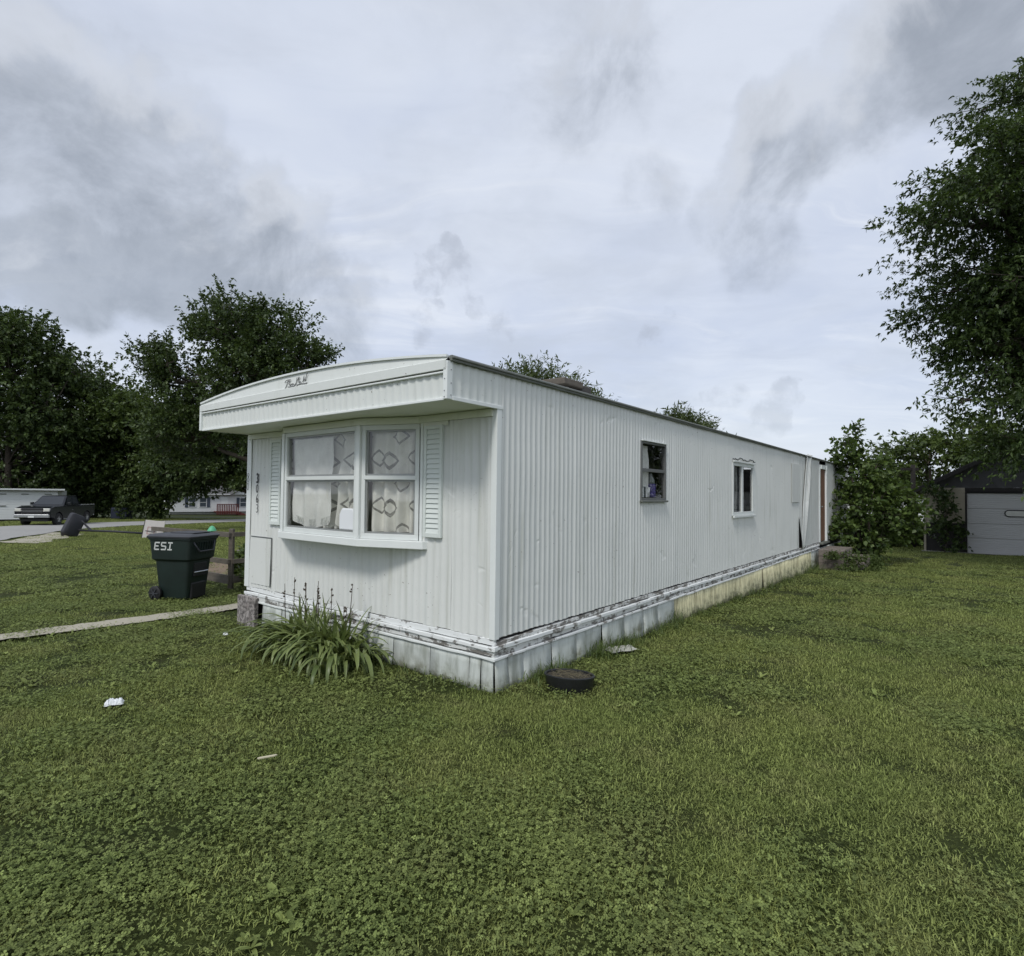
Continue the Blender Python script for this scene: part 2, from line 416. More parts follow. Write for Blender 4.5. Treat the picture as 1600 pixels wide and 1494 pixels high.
class MB:
    def __init__(s): s.v = []; s.f = []; s.uv = None
    def add(s, vs, fs):
        b = len(s.v); s.v += [tuple(q) for q in vs]; s.f += [tuple(i+b for i in f) for f in fs]; return s
    def box(s, x0, x1, y0, y1, z0, z1):
        return s.add([(x0,y0,z0),(x1,y0,z0),(x1,y1,z0),(x0,y1,z0),(x0,y0,z1),(x1,y0,z1),(x1,y1,z1),(x0,y1,z1)],
              [(0,3,2,1),(4,5,6,7),(0,1,5,4),(1,2,6,5),(2,3,7,6),(3,0,4,7)])
    def bar(s, a, b, w, h, up=(0,0,1)):
        """square bar from a to b, w across, h along up"""
        a = Vector(a); b = Vector(b); d = (b-a).normalized(); up = Vector(up)
        side = d.cross(up)
        if side.length < 1e-4: side = d.cross(Vector((1,0,0)))
        side.normalize(); u = side.cross(d).normalized()
        vs = []
        for p in (a, b):
            for sx, sz in ((-1,-1),(1,-1),(1,1),(-1,1)): vs.append(p+side*sx*w/2+u*sz*h/2)
        return s.add(vs, [(0,1,2,3),(7,6,5,4),(0,4,5,1),(1,5,6,2),(2,6,7,3),(3,7,4,0)])
    def tube(s, pts, rad, n=8, cap=True):
        pts = [Vector(p) for p in pts]
        if isinstance(rad, (int, float)): rad = [rad]*len(pts)
        rings = []; prev = None
        for i, p in enumerate(pts):
            d = (pts[min(i+1, len(pts)-1)]-pts[max(i-1, 0)])
            if d.length < 1e-9: d = Vector((0,0,1))
            d.normalize()
            ref = prev if prev is not None else (Vector((0,0,1)) if abs(d.z) < .9 else Vector((1,0,0)))
            a = d.cross(ref)
            if a.length < 1e-5: a = d.cross(Vector((0,1,0)))
            a.normalize(); b = a.cross(d).normalized(); prev = b
            rings.append([p+(a*math.cos(t)+b*math.sin(t))*rad[i] for t in [2*math.pi*j/n for j in range(n)]])
        vs = [q for r in rings for q in r]; fs = []
        for i in range(len(pts)-1):
            for j in range(n):
                fs.append((i*n+j, i*n+(j+1)%n, (i+1)*n+(j+1)%n, (i+1)*n+j))
        if cap: fs.append(tuple(range(n-1, -1, -1))); fs.append(tuple((len(pts)-1)*n+j for j in range(n)))
        return s.add(vs, fs)
    def lathe(s, prof, n=24, c=(0,0,0), axis='z', closed=False):
        vs = []; fs = []
        for r, h in prof:
            for j in range(n):
                t = 2*math.pi*j/n; x, y = r*math.cos(t), r*math.sin(t)
                vs.append({'z': (c[0]+x, c[1]+y, c[2]+h), 'y': (c[0]+x, c[1]+h, c[2]+y), 'x': (c[0]+h, c[1]+x, c[2]+y)}[axis])
        for i in range(len(prof)-1):
            for j in range(n):
                fs.append((i*n+j, i*n+(j+1)%n, (i+1)*n+(j+1)%n, (i+1)*n+j))
        if closed: fs.append(tuple(range(n-1,-1,-1))); fs.append(tuple((len(prof)-1)*n+j for j in range(n)))
        return s.add(vs, fs)
    def prism(s, poly, lo, hi, axis='z'):
        """polygon swept along axis; poly in the other two coordinates (xy, xz or yz)"""
        n = len(poly); mk = {'z': lambda p, h: (p[0], p[1], h), 'y': lambda p, h: (p[0], h, p[1]), 'x': lambda p, h: (h, p[0], p[1])}[axis]
        vs = [mk(p, lo) for p in poly]+[mk(p, hi) for p in poly]
        fs = [tuple(range(n-1,-1,-1)), tuple(range(n, 2*n))]+[(i, (i+1)%n, n+(i+1)%n, n+i) for i in range(n)]
        return s.add(vs, fs)
    def grid(s, fn, nu, nv, uvfn=None):
        b = len(s.v)
        for i in range(nu+1):
            for j in range(nv+1): s.v.append(tuple(fn(i/nu, j/nv)))
        for i in range(nu):
            for j in range(nv):
                q = b+i*(nv+1)+j; s.f.append((q, q+nv+1, q+nv+2, q+1))
        if uvfn:
            s.uv = [uvfn(i/nu, j/nv) for i in range(nu+1) for j in range(nv+1)]
        return s
    def ribbon(s, pts, w, t, plane='yz', lift=0.0, sign=-1):
        """flat painted stroke standing a little proud; pts in the plane, thickness towards sign"""
        n = len(pts); L = []; Rr = []
        for i in range(n):
            a = pts[max(i-1,0)]; c = pts[min(i+1,n-1)]
            dx, dy = c[0]-a[0], c[1]-a[1]; l = math.hypot(dx, dy) or 1
            nx, ny = -dy/l*w/2, dx/l*w/2
            L.append((pts[i][0]+nx, pts[i][1]+ny)); Rr.append((pts[i][0]-nx, pts[i][1]-ny))
        def mk(p, h): return (h, p[0], p[1]) if plane == 'yz' else (p[0], h, p[1])
        a, b2 = lift, lift+sign*t
        vs = [mk(p, b2) for p in L]+[mk(p, b2) for p in Rr]+[mk(p, a) for p in L]+[mk(p, a) for p in Rr]
        fs = []
        for i in range(n-1):
            fs += [(i, i+1, n+i+1, n+i), (i, 2*n+i, 2*n+i+1, i+1), (n+i, n+i+1, 3*n+i+1, 3*n+i)]
        fs += [(0, n, 3*n, 2*n), (n-1, 3*n-1, 4*n-1, 2*n-1)]
        return s.add(vs, fs)
    def build(s, name, mat, parent=None, smooth=False, bevel=0.0, seg=2, origin=None, loc=None, rot=None, autosmooth=None):
        me = bpy.data.meshes.new(name)
        vs = s.v
        if origin is not None: vs = [(a-origin[0], b-origin[1], c-origin[2]) for a, b, c in vs]
        me.from_pydata(vs, [], s.f); me.update()
        if s.uv:
            l = me.uv_layers.new(name='UVMap')
            for lp in me.loops: l.data[lp.index].uv = s.uv[lp.vertex_index]
        me.materials.append(MATS[mat])
        import bmesh
        bm = bmesh.new(); bm.from_mesh(me); bmesh.ops.recalc_face_normals(bm, faces=bm.faces); bm.to_mesh(me); bm.free()
        if smooth:
            me.polygons.foreach_set('use_smooth', [True]*len(me.polygons))
        o = bpy.data.objects.new(name, me); col.objects.link(o)
        if parent is not None: o.parent = parent
        if origin is not None: o.location = origin
        if loc is not None: o.location = loc
        if rot is not None: o.rotation_euler = rot
        if bevel:
            md = o.modifiers.new('bevel', 'BEVEL'); md.width = bevel; md.segments = seg; md.limit_method = 'ANGLE'; md.angle_limit = R(35)
        if autosmooth:
            me.set_sharp_from_angle(angle=R(autosmooth))
        return o

def empty(name, loc=(0,0,0), rz=0.0, label=None, cat=None, group=None):
    o = bpy.data.objects.new(name, None); col.objects.link(o)
    o.location = loc; o.rotation_euler = (0, 0, rz); o.empty_display_size = .2
    return tag(o, label, cat, group)

def child_copy(src, parent, loc=None, rot=None):
    c = src.copy(); col.objects.link(c); c.parent = parent
    if loc is not None: c.location = loc
    if rot is not None: c.rotation_euler = rot
    return c

def fast_mesh(name, verts, tris, mat, tint=None, parent=None, loc=(0,0,0), smooth=False, link=True):
    me = bpy.data.meshes.new(name)
    verts = np.ascontiguousarray(verts, dtype=np.float32); tris = np.ascontiguousarray(tris, dtype=np.int32)
    me.vertices.add(len(verts)); me.vertices.foreach_set('co', verts.ravel())
    me.loops.add(tris.size); me.loops.foreach_set('vertex_index', tris.ravel())
    me.polygons.add(len(tris)); me.polygons.foreach_set('loop_start', np.arange(0, tris.size, 3, dtype=np.int32))
    if smooth: me.polygons.foreach_set('use_smooth', np.ones(len(tris), dtype=bool))
    me.update(calc_edges=True)
    if tint is not None:
        at = me.attributes.new('tint', 'FLOAT', 'POINT'); at.data.foreach_set('value', np.ascontiguousarray(tint, dtype=np.float32))
    me.materials.append(MATS[mat])
    o = bpy.data.objects.new(name, me)
    if link: col.objects.link(o)
    o.location = loc
    if parent is not None: o.parent = parent
    return o

# ------------------------------------------------------------------ terrain
def gz(x, y):
    t = np.minimum(np.asarray(y, dtype=float), 92.0)-5.0
    return -0.025*np.where(t > 30, t, np.log1p(np.exp(np.minimum(t, 30))))
def gzf(x, y): return float(gz(x, y))

def vnoise(x, y, seed=0):
    """smooth lattice noise 0..1 for numpy arrays"""
    x = np.asarray(x, dtype=float); y = np.asarray(y, dtype=float)
    xi = np.floor(x); yi = np.floor(y); fx = x-xi; fy = y-yi
    fx = fx*fx*(3-2*fx); fy = fy*fy*(3-2*fy)
    def h(a, b):
        v = np.sin(a*127.1+b*311.7+seed*74.7)*43758.5453
        return v-np.floor(v)
    return (h(xi, yi)*(1-fx)+h(xi+1, yi)*fx)*(1-fy)+(h(xi, yi+1)*(1-fx)+h(xi+1, yi+1)*fx)*fy

def axis_pts(lo, hi, fine, grow=1.16):
    out = [0.0]; st = fine
    while out[-1] < hi: out.append(out[-1]+st); st *= grow if out[-1] > 14 else 1.0
    neg = [0.0]; st = fine
    while neg[-1] > lo: neg.append(neg[-1]-st); st *= grow if neg[-1] < -14 else 1.0
    return np.array(sorted(set(neg[1:]+out)))

def build_ground():
    xs = axis_pts(-700, 700, .25); ys = axis_pts(-60, 900, .25)
    X, Y = np.meshgrid(xs, ys, indexing='ij')
    near = np.clip(1-np.hypot(X, Y-6)/26, 0, 1)
    Z = gz(X, Y)+near*(0.035*(vnoise(X*.9, Y*.9, 1)-.5)+.02*(vnoise(X*2.7, Y*2.7, 2)-.5))
    Z = Z-0.012
    nx, ny = X.shape
    V = np.stack([X, Y, Z], -1).reshape(-1, 3)
    idx = np.arange(nx*ny).reshape(nx, ny)
    a, b, c, d = idx[:-1,:-1].ravel(), idx[1:,:-1].ravel(), idx[1:,1:].ravel(), idx[:-1,1:].ravel()
    T = np.concatenate([np.stack([a,b,c],-1), np.stack([a,c,d],-1)])
    o = fast_mesh('lawn', V, T, 'lawn_soil', smooth=True)
    tag(o, 'mown green lawn sloping gently away from the camera', None, None, 'structure')
build_ground()

def strip(name, left, right, mat, lift, label, sub=6, jitter=.0, seed=0):
    """ribbon of ground between two edge polylines, following the terrain"""
    rng = random.Random(seed)
    def dense(p):
        out = []
        for i in range(len(p)-1):
            for j in range(sub):
                t = j/sub; out.append((p[i][0]*(1-t)+p[i+1][0]*t, p[i][1]*(1-t)+p[i+1][1]*t))
        out.append(p[-1]); return out
    L = dense(left); Rr = dense(right); mb = MB(); n = len(L); m = 5
    for i in range(n):
        a = (L[i][0]+rng.uniform(-jitter, jitter), L[i][1]+rng.uniform(-jitter, jitter))
        b = (Rr[i][0]+rng.uniform(-jitter, jitter), Rr[i][1]+rng.uniform(-jitter, jitter))
        for j in range(m+1):
            t = j/m; x = a[0]*(1-t)+b[0]*t; y = a[1]*(1-t)+b[1]*t
            mb.v.append((x, y, gzf(x, y)+lift))
    for i in range(n-1):
        for j in range(m):
            q = i*(m+1)+j; mb.f.append((q, q+1, q+m+2, q+m+1))
    o = mb.build(name, mat, smooth=True)
    return tag(o, label, None, None, 'structure')

ROAD_N = [(-13.0, 10.0), (-17.6, 18.5), (-20.6, 24.0), (-24.0, 31.5), (-24.9, 38.5), (-23.2, 49.5), (-17.5, 66), (-8.0, 90), (8, 120)]
ROAD_F = [(-24.0, 10.0), (-26.5, 20.0), (-29.0, 28.0), (-30.6, 36.0), (-30.8, 43.0), (-28.9, 53.0), (-23.5, 68), (-13.5, 92), (1, 123)]
strip('road', ROAD_N, ROAD_F, 'road_asphalt', .03, 'worn pale grey asphalt road curving past the far side of the lawn', jitter=.12, seed=3)
strip('driveway_edge', [(-17.0, 20.4), (-18.6, 24.2), (-20.4, 27.6)], [(-18.4, 20.5), (-20.5, 24.4), (-22.6, 28.2)], 'path_gravel', .012, 'pale gravel shoulder where the road meets the lawn', jitter=.2, seed=5)
PATH_A = [(-6.6, 5.15), (-5.42, 6.12), (-4.95, 6.62), (-4.50, 7.16), (-3.98, 7.85), (-3.62, 8.45)]
PATH_B = [(-6.9, 5.35), (-5.68, 6.32), (-5.25, 6.90), (-4.80, 7.46), (-4.28, 8.15), (-3.95, 8.75)]
strip('footpath', PATH_A, PATH_B, 'path_gravel', .018, 'narrow worn gravel path leading to the mobile home corner', sub=12, jitter=.028, seed=7)
strip('dirt_patch', [(-7.1, 12.4), (-6.0, 12.0), (-4.6, 12.3)], [(-7.3, 14.6), (-5.8, 15.3), (-4.3, 14.8)], 'dirt', .03, 'bare pinkish dirt patch behind the timber railing', jitter=.25, seed=9)

# ------------------------------------------------------------------ mobile home (local: x along the long side, y along the front to the left)
A = 0.6669
HOME = (-0.1282, 4.692, 0.0); HROT = math.pi/2-A
ca, sa = math.cos(A), math.sin(A)
def home_to_world(x, y, z=0.0):
    return Vector((HOME[0]+sa*x-ca*y, HOME[1]+ca*x+sa*y, z))
def hg(x, y):
    w = home_to_world(x, y); return gzf(w.x, w.y)
WID, LEN, OV = 4.07, 18.3, 0.57
ZS, ZO, ZF, ZT = 0.411, 2.302, 2.519, 2.627      # siding foot, soffit, fascia line, roof edge
home = empty('mobile_home', HOME, HROT, 'long weathered white mobile home with ribbed metal siding and bay window', 'mobile home')

PITCH = 0.1016
def rib(s, p=PITCH): 
    t = 2*math.pi*s/p
    return 0.0062*math.cos(t)+0.0014*math.cos(2*t)

def ribbed_sheet(name, s0, s1, z0, z1, place, holes=(), amp=1.0, mat='siding_paint', seed=0, step=None, wav=.007, zvar=.004, pitch=.088):
    step = step or pitch/8
    rng = random.Random(seed)
    n = max(2, int(round((s1-s0)/step)))
    ss = [s0+(s1-s0)*i/n for i in range(n+1)]
    # snap columns to hole edges
    for h in holes:
        for e in (h[0], h[1]):
            if s0 < e < s1: 
                i = min(range(1, n), key=lambda q: abs(ss[q]-e)); ss[i] = e
    zs = [z0+(z1-z0)*i/max(1, int((z1-z0)/.24)) for i in range(max(1, int((z1-z0)/.24))+1)]
    for h in holes:
        if h[1] > s0 and h[0] < s1:
            for e in (h[2], h[3]):
                if z0 < e < z1: zs.append(e)
    zs = sorted(set(round(q, 4) for q in zs))
    mb = MB(); foot = [rng.uniform(-zvar, zvar) for _ in range(n//8+2)]
    for i, s in enumerate(ss):
        lap = .0035*max(0, 1-(ss[-1]-s)/.02)
        for j, z in enumerate(zs):
            w = wav*(mnoise.noise(Vector((s*1.7, z*2.3, seed*.37)))+.6*mnoise.noise(Vector((s*.6, z*1.1, seed*.37+9))))
            zz = z+(foot[i//8] if j == 0 else 0)
            mb.v.append(tuple(place(s, zz, amp*rib(s, pitch)+w+lap)))
    nz = len(zs)
    for i in range(n):
        sc = (ss[i]+ss[i+1])/2
        for j in range(nz-1):
            zc = (zs[j]+zs[j+1])/2
            if any(h[0] < sc < h[1] and h[2] < zc < h[3] for h in holes): continue
            q = i*nz+j; mb.f.append((q, q+nz, q+nz+1, q+1))
    o = mb.build(name, mat, home, smooth=True)
    return o

BAY = [(0.0, 0.88), (-.235, 1.50), (-.215, 2.86), (0.0, 3.215)]       # plan of the bay, (x, y)
W1 = (2.675, 3.375, 1.545, 2.245); W2 = (6.13, 7.32, 1.29, 2.16); DOOR = (13.58, 14.28, .42, 2.38)
front_hole = [(.90, 3.19, 1.16, 2.27)]
# front wall sheets, seams where the photograph shows them
fe = [0.045, .498, 1.271, 2.06, 2.85, 3.64, WID-.04]
for i in range(len(fe)-1):
    ribbed_sheet('siding_sheet', fe[i]+.002, fe[i+1]-.002, ZS, 1.16 if i in (2, 3) else ZO, lambda s, z, o: (-o, s, z), front_hole, amp=.62 if i else .75, seed=i+1)
# long side sheets
se = [0.045, 1.22, 2.44, 3.66, 4.88, 6.10, 7.32, 8.54, 9.76, 11.03]
for i in range(len(se)-1):
    ribbed_sheet('siding_sheet', se[i]+.0015, se[i+1]-.0015, ZS, 2.59, lambda s, z, o: (s, -o, z), [W1, W2], pitch=.076, amp=.68 if se[i] < 7 else .62, seed=20+i)
ribbed_sheet('siding_sheet', 11.35, 13.46, ZS, 2.59, lambda s, z, o: (s, -o, z), [], amp=.25, seed=41, step=.05, wav=.008)
ribbed_sheet('siding_sheet', 14.40, LEN, ZS, 2.59, lambda s, z, o: (s, -o, z), [], amp=.5, seed=42, step=.025)
ribbed_sheet('siding_sheet', 11.03, 11.36, 1.10, 2.59, lambda s, z, o: (s, -o, z), [], amp=.5, seed=43)
# sides of the roof overhang
ribbed_sheet('overhang_side', -OV+.03, .04, ZO, 2.585, lambda s, z, o: (s, -o-.002, z), [], amp=.5, seed=50, mat='fascia_paint')
MB().box(-OV+.02, -.001, WID-.005, WID+.002, ZO, 2.585).build('overhang_side', 'fascia_paint', home)
# torn gap: dark hollow with the sheet edges on both sides
MB().box(10.9, 11.5, .03, .05, ZS, 1.3).build('dark_hollow', 'dark_gap', home)
MB().add([(11.0,-.004,1.12),(11.05,-.004,1.12),(11.02,-.006,ZS),(10.86,-.006,ZS)], [(0,1,2,3)]).build('torn_sheet_edge', 'siding_paint', home)
MB().add([(11.06,-.008,1.14),(11.4,-.008,1.14),(11.42,-.03,ZS-.01),(11.24,-.05,ZS-.01)], [(0,1,2,3)]).build('torn_sheet_edge', 'siding_paint', home)
# plain walls that the camera does not face
MB().box(0.02, LEN, WID-.02, WID, ZS, 2.60).build('rear_long_wall', 'siding_paint', home)
MB().box(LEN-.02, LEN, .001, WID-.021, ZS, 2.60).build('end_wall', 'siding_paint', home)
MB().box(.02, LEN-.03, .03, WID-.03, ZS-.02, ZS+.02).build('floor_deck', 'interior_dark', home)
MB().box(2.45, 2.5, .03, WID-.03, ZS+.03, 2.55).build('inner_partition', 'interior_dark', home)
MB().box(4.5, 4.55, .03, WID-.03, ZS+.03, 2.55).build('inner_partition', 'interior_dark', home)
# corner angles
MB().prism([(-.012, -.012), (.048, -.012), (.048, -.002), (-.002, -.002), (-.002, .048), (-.012, .048)], ZS-.006, ZO).build('corner_trim', 'trim_paint', home, bevel=.003)
MB().prism([(-.012, WID+.012), (.05, WID+.012), (.05, WID+.002), (-.002, WID+.002), (-.002, WID-.09), (-.012, WID-.09)], ZS-.006, ZO).build('corner_trim', 'trim_paint', home, bevel=.003)
# roof, bowed across the width
def roofz(y): 
    t = (y-WID/2)/(WID/2); return ZT+.118*(1-abs(t)**2.1)
mb = MB(); n = 20
prof = [(-.035+(WID+.07)*i/n, roofz(max(0, min(WID, -.035+(WID+.07)*i/n)))-.003) for i in range(n+1)]
mb.prism(prof+[(p[0], p[1]-.022) for p in reversed(prof)], -OV+.004, LEN+.02, 'x')
mb.build('roof', 'roof_metal', home)
# roof edge rail on the long side: two strips with a gap
MB().box(-OV-.004, LEN+.01, -.034, -.010, 2.583, 2.628).build('roof_edge_rail', 'roof_lip', home, bevel=.005)
MB().box(-OV-.002, LEN, -.046, -.0345, 2.602, 2.616).build('roof_edge_bead', 'roof_lip', home, bevel=.003)
MB().box(-OV-.004, LEN+.01, WID+.008, WID+.034, 2.583, 2.628).build('roof_edge_rail', 'roof_lip', home)
# fascia over the front
def pl_f(s, z, o): return (-OV-o, s, z)
ribbed_sheet('fascia_band', .03, WID-.03, ZO+.012, ZF-.004, pl_f, [], amp=.75, mat='fascia_paint', seed=60)
MB().box(-OV-.026, -OV+.02, .002, WID-.002, ZF-.022, ZF-.008).build('fascia_moulding', 'trim_paint', home, bevel=.003)
mb = MB(); n = 24                                 # upper panel with a crease, top follows the roof bow
ys = [.0+WID*i/n for i in range(n+1)]
for y in ys:
    t = 1-abs((y-WID/2)/(WID/2))**2.1
    zc = ZF+.07+.012*t
    mb.v += [(-OV-.020, y, ZF), (-OV-.034, y, ZF+.004), (-OV-.034, y, zc), (-OV-.022, y, zc+.008), (-OV-.008, y, roofz(y)-.004), (-OV-.020, y, roofz(y)-.004)]
for i in range(n):
    for j in range(5):
        q = i*6+j; mb.f.append((q, q+1, q+7, q+6))
mb.build('fascia_panel', 'fascia_paint', home)
mb = MB(); 
mb.prism([(y, roofz(y)+.004) for y in ys]+[(y, roofz(y)-.014) for y in reversed(ys)], -OV-.030, -OV-.004, 'x')
mb.build('fascia_cap', 'trim_paint', home)
MB().box(-OV-.03, -OV+.03, -.012, .032, ZO-.004, ZF+.066).build('fascia_corner', 'trim_paint', home, bevel=.004)
MB().box(-OV-.03, -OV+.03, WID-.032, WID+.012, ZO-.004, ZF+.066).build('fascia_corner', 'trim_paint', home, bevel=.004)
MB().box(-OV-.016, -OV+.01, .033, WID-.033, ZO-.008, ZO+.012).build('fascia_drip_strip', 'trim_paint', home, bevel=.003)
MB().box(-OV+.031, .06, -.016, -.003, ZO-.008, ZO+.022).build('overhang_foot_strip', 'trim_paint', home, bevel=.003)
MB().box(-OV+.012, -.002, .006, WID-.006, ZO+.002, ZO+.02).build('soffit', 'soffit_paint', home)
MB().box(-.028, -.009, .03, WID-.02, 2.238, ZO-.002).build('soffit_trim', 'soffit_paint', home, bevel=.003)
# screws on the fascia corner
sc0 = None
for (x, y, z) in [(-OV-.031, .012, 2.36), (-OV-.031, .012, 2.45), (-OV-.031, .012, 2.315), (-OV-.031, .016, 2.53)]:
    s_ = MB().lathe([(.0045, 0), (.0045, -.003), (.0, -.004)], 8, (x, y, z), 'x').build('screw', 'emblem_metal', home)
for z in (2.33, 2.42, 2.52):
    MB().lathe([(.0045, 0), (.0045, -.003), (.0, -.004)], 8, (-OV+.012, -.0125, z), 'y').build('screw', 'emblem_metal', home)
# script emblem on the fascia: looping strokes of dull metal
ez = lambda y: 0
def emb(pts): return [(y, z) for y, z in pts]
E0, EZ, EW, EH = 2.225, 2.612, .39, .085            # left end, foot, width, height
strokes = [[(.00,.62),(.04,.80),(.12,.86),(.26,.84)], [(.16,.86),(.12,.5),(.03,-.05),(.00,-.12)], [(.22,.80),(.20,.45),(.21,.25),(.26,.22),(.30,.34),(.33,.22),(.37,.34),(.42,.22)],
           [(.14,.05),(.24,.02),(.40,.02),(.47,.1),(.49,.3)], [(.55,.95),(.53,.5),(.50,.2)], [(.56,.6),(.60,.72),(.62,.95)], [(.65,.95),(.62,.5),(.64,.3),(.69,.42),(.73,.3)],
           [(.52,-.1),(.58,.1),(.72,.14),(.96,.06),(.99,.15)], [(.86,.98),(.83,.5),(.80,.3)], [(.90,.35),(.93,.55),(.97,1.1),(1.0,1.2)], [(.84,.45),(.88,.62),(.92,.42)]]
mb = MB()
for st in strokes:
    pts = [(-OV-.026, E0-EW*u, EZ+EH*v) for u, v in st]
    fine = []
    for i in range(len(pts)-1):
        for j in range(3):
            t = j/3; fine.append(tuple(pts[i][q]*(1-t)+pts[i+1][q]*t for q in range(3)))
    fine.append(pts[-1]); mb.tube(fine, .0038, 5)
mb.build('script_emblem', 'emblem_metal', home, smooth=True)

# ---- bay window: sill, head, three faces
def offs(p, k): return (p[0]*k, (p[1]-2.05)*(1+(k-1)*.0)+2.05)
mb = MB()
mb.prism([(0.004, .80), (-.045, .82), (-.275, 1.475), (-.255, 2.885), (-.03, 3.27), (.004, 3.27)], 1.085, 1.158); mb.build('bay_sill', 'trim_paint', home, bevel=.006)
MB().prism([(0.004, .86), (-.010, .86), (-.252, 1.485), (-.232, 2.872), (-.010, 3.235), (.004, 3.235)], 2.232, 2.298).build('bay_head', 'soffit_paint', home, bevel=.004)
PANE_T = 0.004
def bay_face(p0, p1, post0, post1):
    """one sash face between plan points p0 (right) and p1 (left)"""
    a = Vector((p0[0], p0[1], 0)); b = Vector((p1[0], p1[1], 0)); d = (b-a); L = d.length; d.normalize()
    nrm = Vector((-d.y, d.x, 0))
    if nrm.x > 0: nrm = -nrm
    z0, z1 = 1.160, 2.230
    def P(s, o, z): return tuple(a+d*s+nrm*o+Vector((0, 0, z)))
    def bx(mb, s0, s1, o0, o1, za, zb):
        vs = [P(s, o, z) for z in (za, zb) for (s, o) in ((s0, o0), (s1, o0), (s1, o1), (s0, o1))]
        return mb.add(vs, [(0,3,2,1),(4,5,6,7),(0,1,5,4),(1,2,6,5),(2,3,7,6),(3,0,4,7)])
    fr = MB()
    bx(fr, post0, L-post1, -.03, .012, z0, z0+.05); bx(fr, post0, L-post1, -.03, .012, z1-.045, z1)
    bx(fr, post0, post0+.04, -.03, .012, z0+.05, z1-.045); bx(fr, L-post1-.04, L-post1, -.03, .012, z0+.05, z1-.045)
    win = fr.build('bay_sash_frame', 'window_white', home, bevel=.003)
    s0, s1 = post0+.04, L-post1-.04; zm = 1.735
    inner = MB()
    for (za, zb, o) in ((z0+.05, zm-.02, -.016), (zm+.02, z1-.045, -.022)):
        bx(inner, s0, s0+.018, o-.012, o+.012, za, zb); bx(inner, s1-.018, s1, o-.012, o+.012, za, zb)
        bx(inner, s0+.018, s1-.018, o-.012, o+.012, za, za+.018); bx(inner, s0+.018, s1-.018, o-.012, o+.012, zb-.016, zb)
    inner.build('sash', 'aluminium', win)
    rail = MB(); bx(rail, s0-.012, s1+.012, -.02, .016, zm-.019, zm+.019); rail.build('meeting_rail', 'window_white', win, bevel=.003)
    for (za, zb, o) in ((z0+.068, zm-.036, -.016), (zm+.036, z1-.061, -.022)):
        g = MB(); bx(g, s0+.018, s1-.018, o-.002, o+.002, za, zb); g.build('pane', 'glass', win)
    return a, d, nrm, L
fR = bay_face(BAY[0], BAY[1], .03, .03)
fC = bay_face(BAY[1], BAY[2], .03, .03)
fL = bay_face(BAY[2], BAY[3], .03, .02)
for p, w in ((BAY[0], .03), (BAY[1], .046), (BAY[2], .04), (BAY[3], .03)):
    MB().prism([(p[0]-w*.55, p[1]-w*.6), (p[0]-w*.55, p[1]+w*.6), (p[0]+w*.5, p[1]+w*.6), (p[0]+w*.5, p[1]-w*.6)], 1.159, 2.231).build('bay_post', 'trim_paint', home, bevel=.004)
MB().box(-.012, -.0085, .55, 3.5, 2.20, 2.238).build('bay_head_board', 'soffit_paint', home)
# ---- louvred shutters either side
def shutter(y0, y1, z0, z1, nsl):
    fr = MB(); w = .034
    fr.box(-.034, -.008, y0, y0+w, z0, z1).box(-.034, -.008, y1-w, y1, z0, z1).box(-.034, -.008, y0+w, y1-w, z0, z0+w*1.2).box(-.034, -.008, y0+w, y1-w, z1-w, z1)
    fr.box(-.014, -.008, y0+w, y1-w, z0+w*1.2, z1-w)
    f = fr.build('shutter', 'shutter_paint', home, bevel=.003)
    step = (z1-z0-w*2.2)/nsl; base = None
    for i in range(nsl):
        z = z0+w*1.2+step*i
        if base is None:
            base = MB().prism([(-.0295, .0), (-.0288, .003), (-.0195, step*.88), (-.0145, step*.88), (-.0145, .0)], y0+w+.001, y1-w-.001, 'y').build('slat', 'shutter_paint', f)
            base.location = (0, 0, z)
        else: child_copy(base, f, (0, 0, z))
shutter(.605, .835, 1.20, 2.205, 21)
shutter(3.262, 3.50, 1.20, 2.205, 21)
# ---- painted numbers
def digit_pts(ch):
    if ch == '3': return [[(.1,.92),(.5,1),(.85,.85),(.8,.62),(.45,.52)], [(.45,.52),(.85,.42),(.9,.18),(.55,.0),(.1,.06)]]
    if ch == '0': return [[(.5,1),(.15,.8),(.08,.5),(.15,.2),(.5,0),(.85,.2),(.92,.5),(.85,.8),(.5,1)]]
    if ch == '6': return [[(.75,1),(.4,.8),(.15,.45),(.15,.18),(.45,0),(.8,.12),(.85,.35),(.55,.5),(.2,.36)]]
    if ch == '8': return [[(.5,.55),(.15,.72),(.2,.93),(.5,1),(.8,.93),(.85,.72),(.5,.55),(.1,.32),(.15,.07),(.5,0),(.85,.07),(.9,.32),(.5,.55)]]
def number(ch, yl, zt, h, w, stroke, mat):
    mb = MB()
    for st in digit_pts(ch):
        pts = []
        for i in range(len(st)-1):
            for j in range(4):
                t = j/4; pts.append((st[i][0]*(1-t)+st[i+1][0]*t, st[i][1]*(1-t)+st[i+1][1]*t))
        pts.append(st[-1])
        mb.ribbon([(yl-w*u, zt-h+h*v) for u, v in pts], stroke, .004, 'yz', -.0098)
    mb.build('house_number', mat, home)
number('3', 3.845, 1.805, .105, .05, .023, 'black_paint')
number('0', 3.845, 1.675, .10, .052, .0095, 'black_paint')
number('6', 3.838, 1.553, .10, .048, .011, 'black_paint')
number('3', 3.836, 1.430, .098, .05, .009, 'black_paint')
number('8', 4.070, 1.815, .105, .05, .007, 'faded_paint')
number('0', 4.070, 1.700, .095, .045, .007, 'faded_paint')
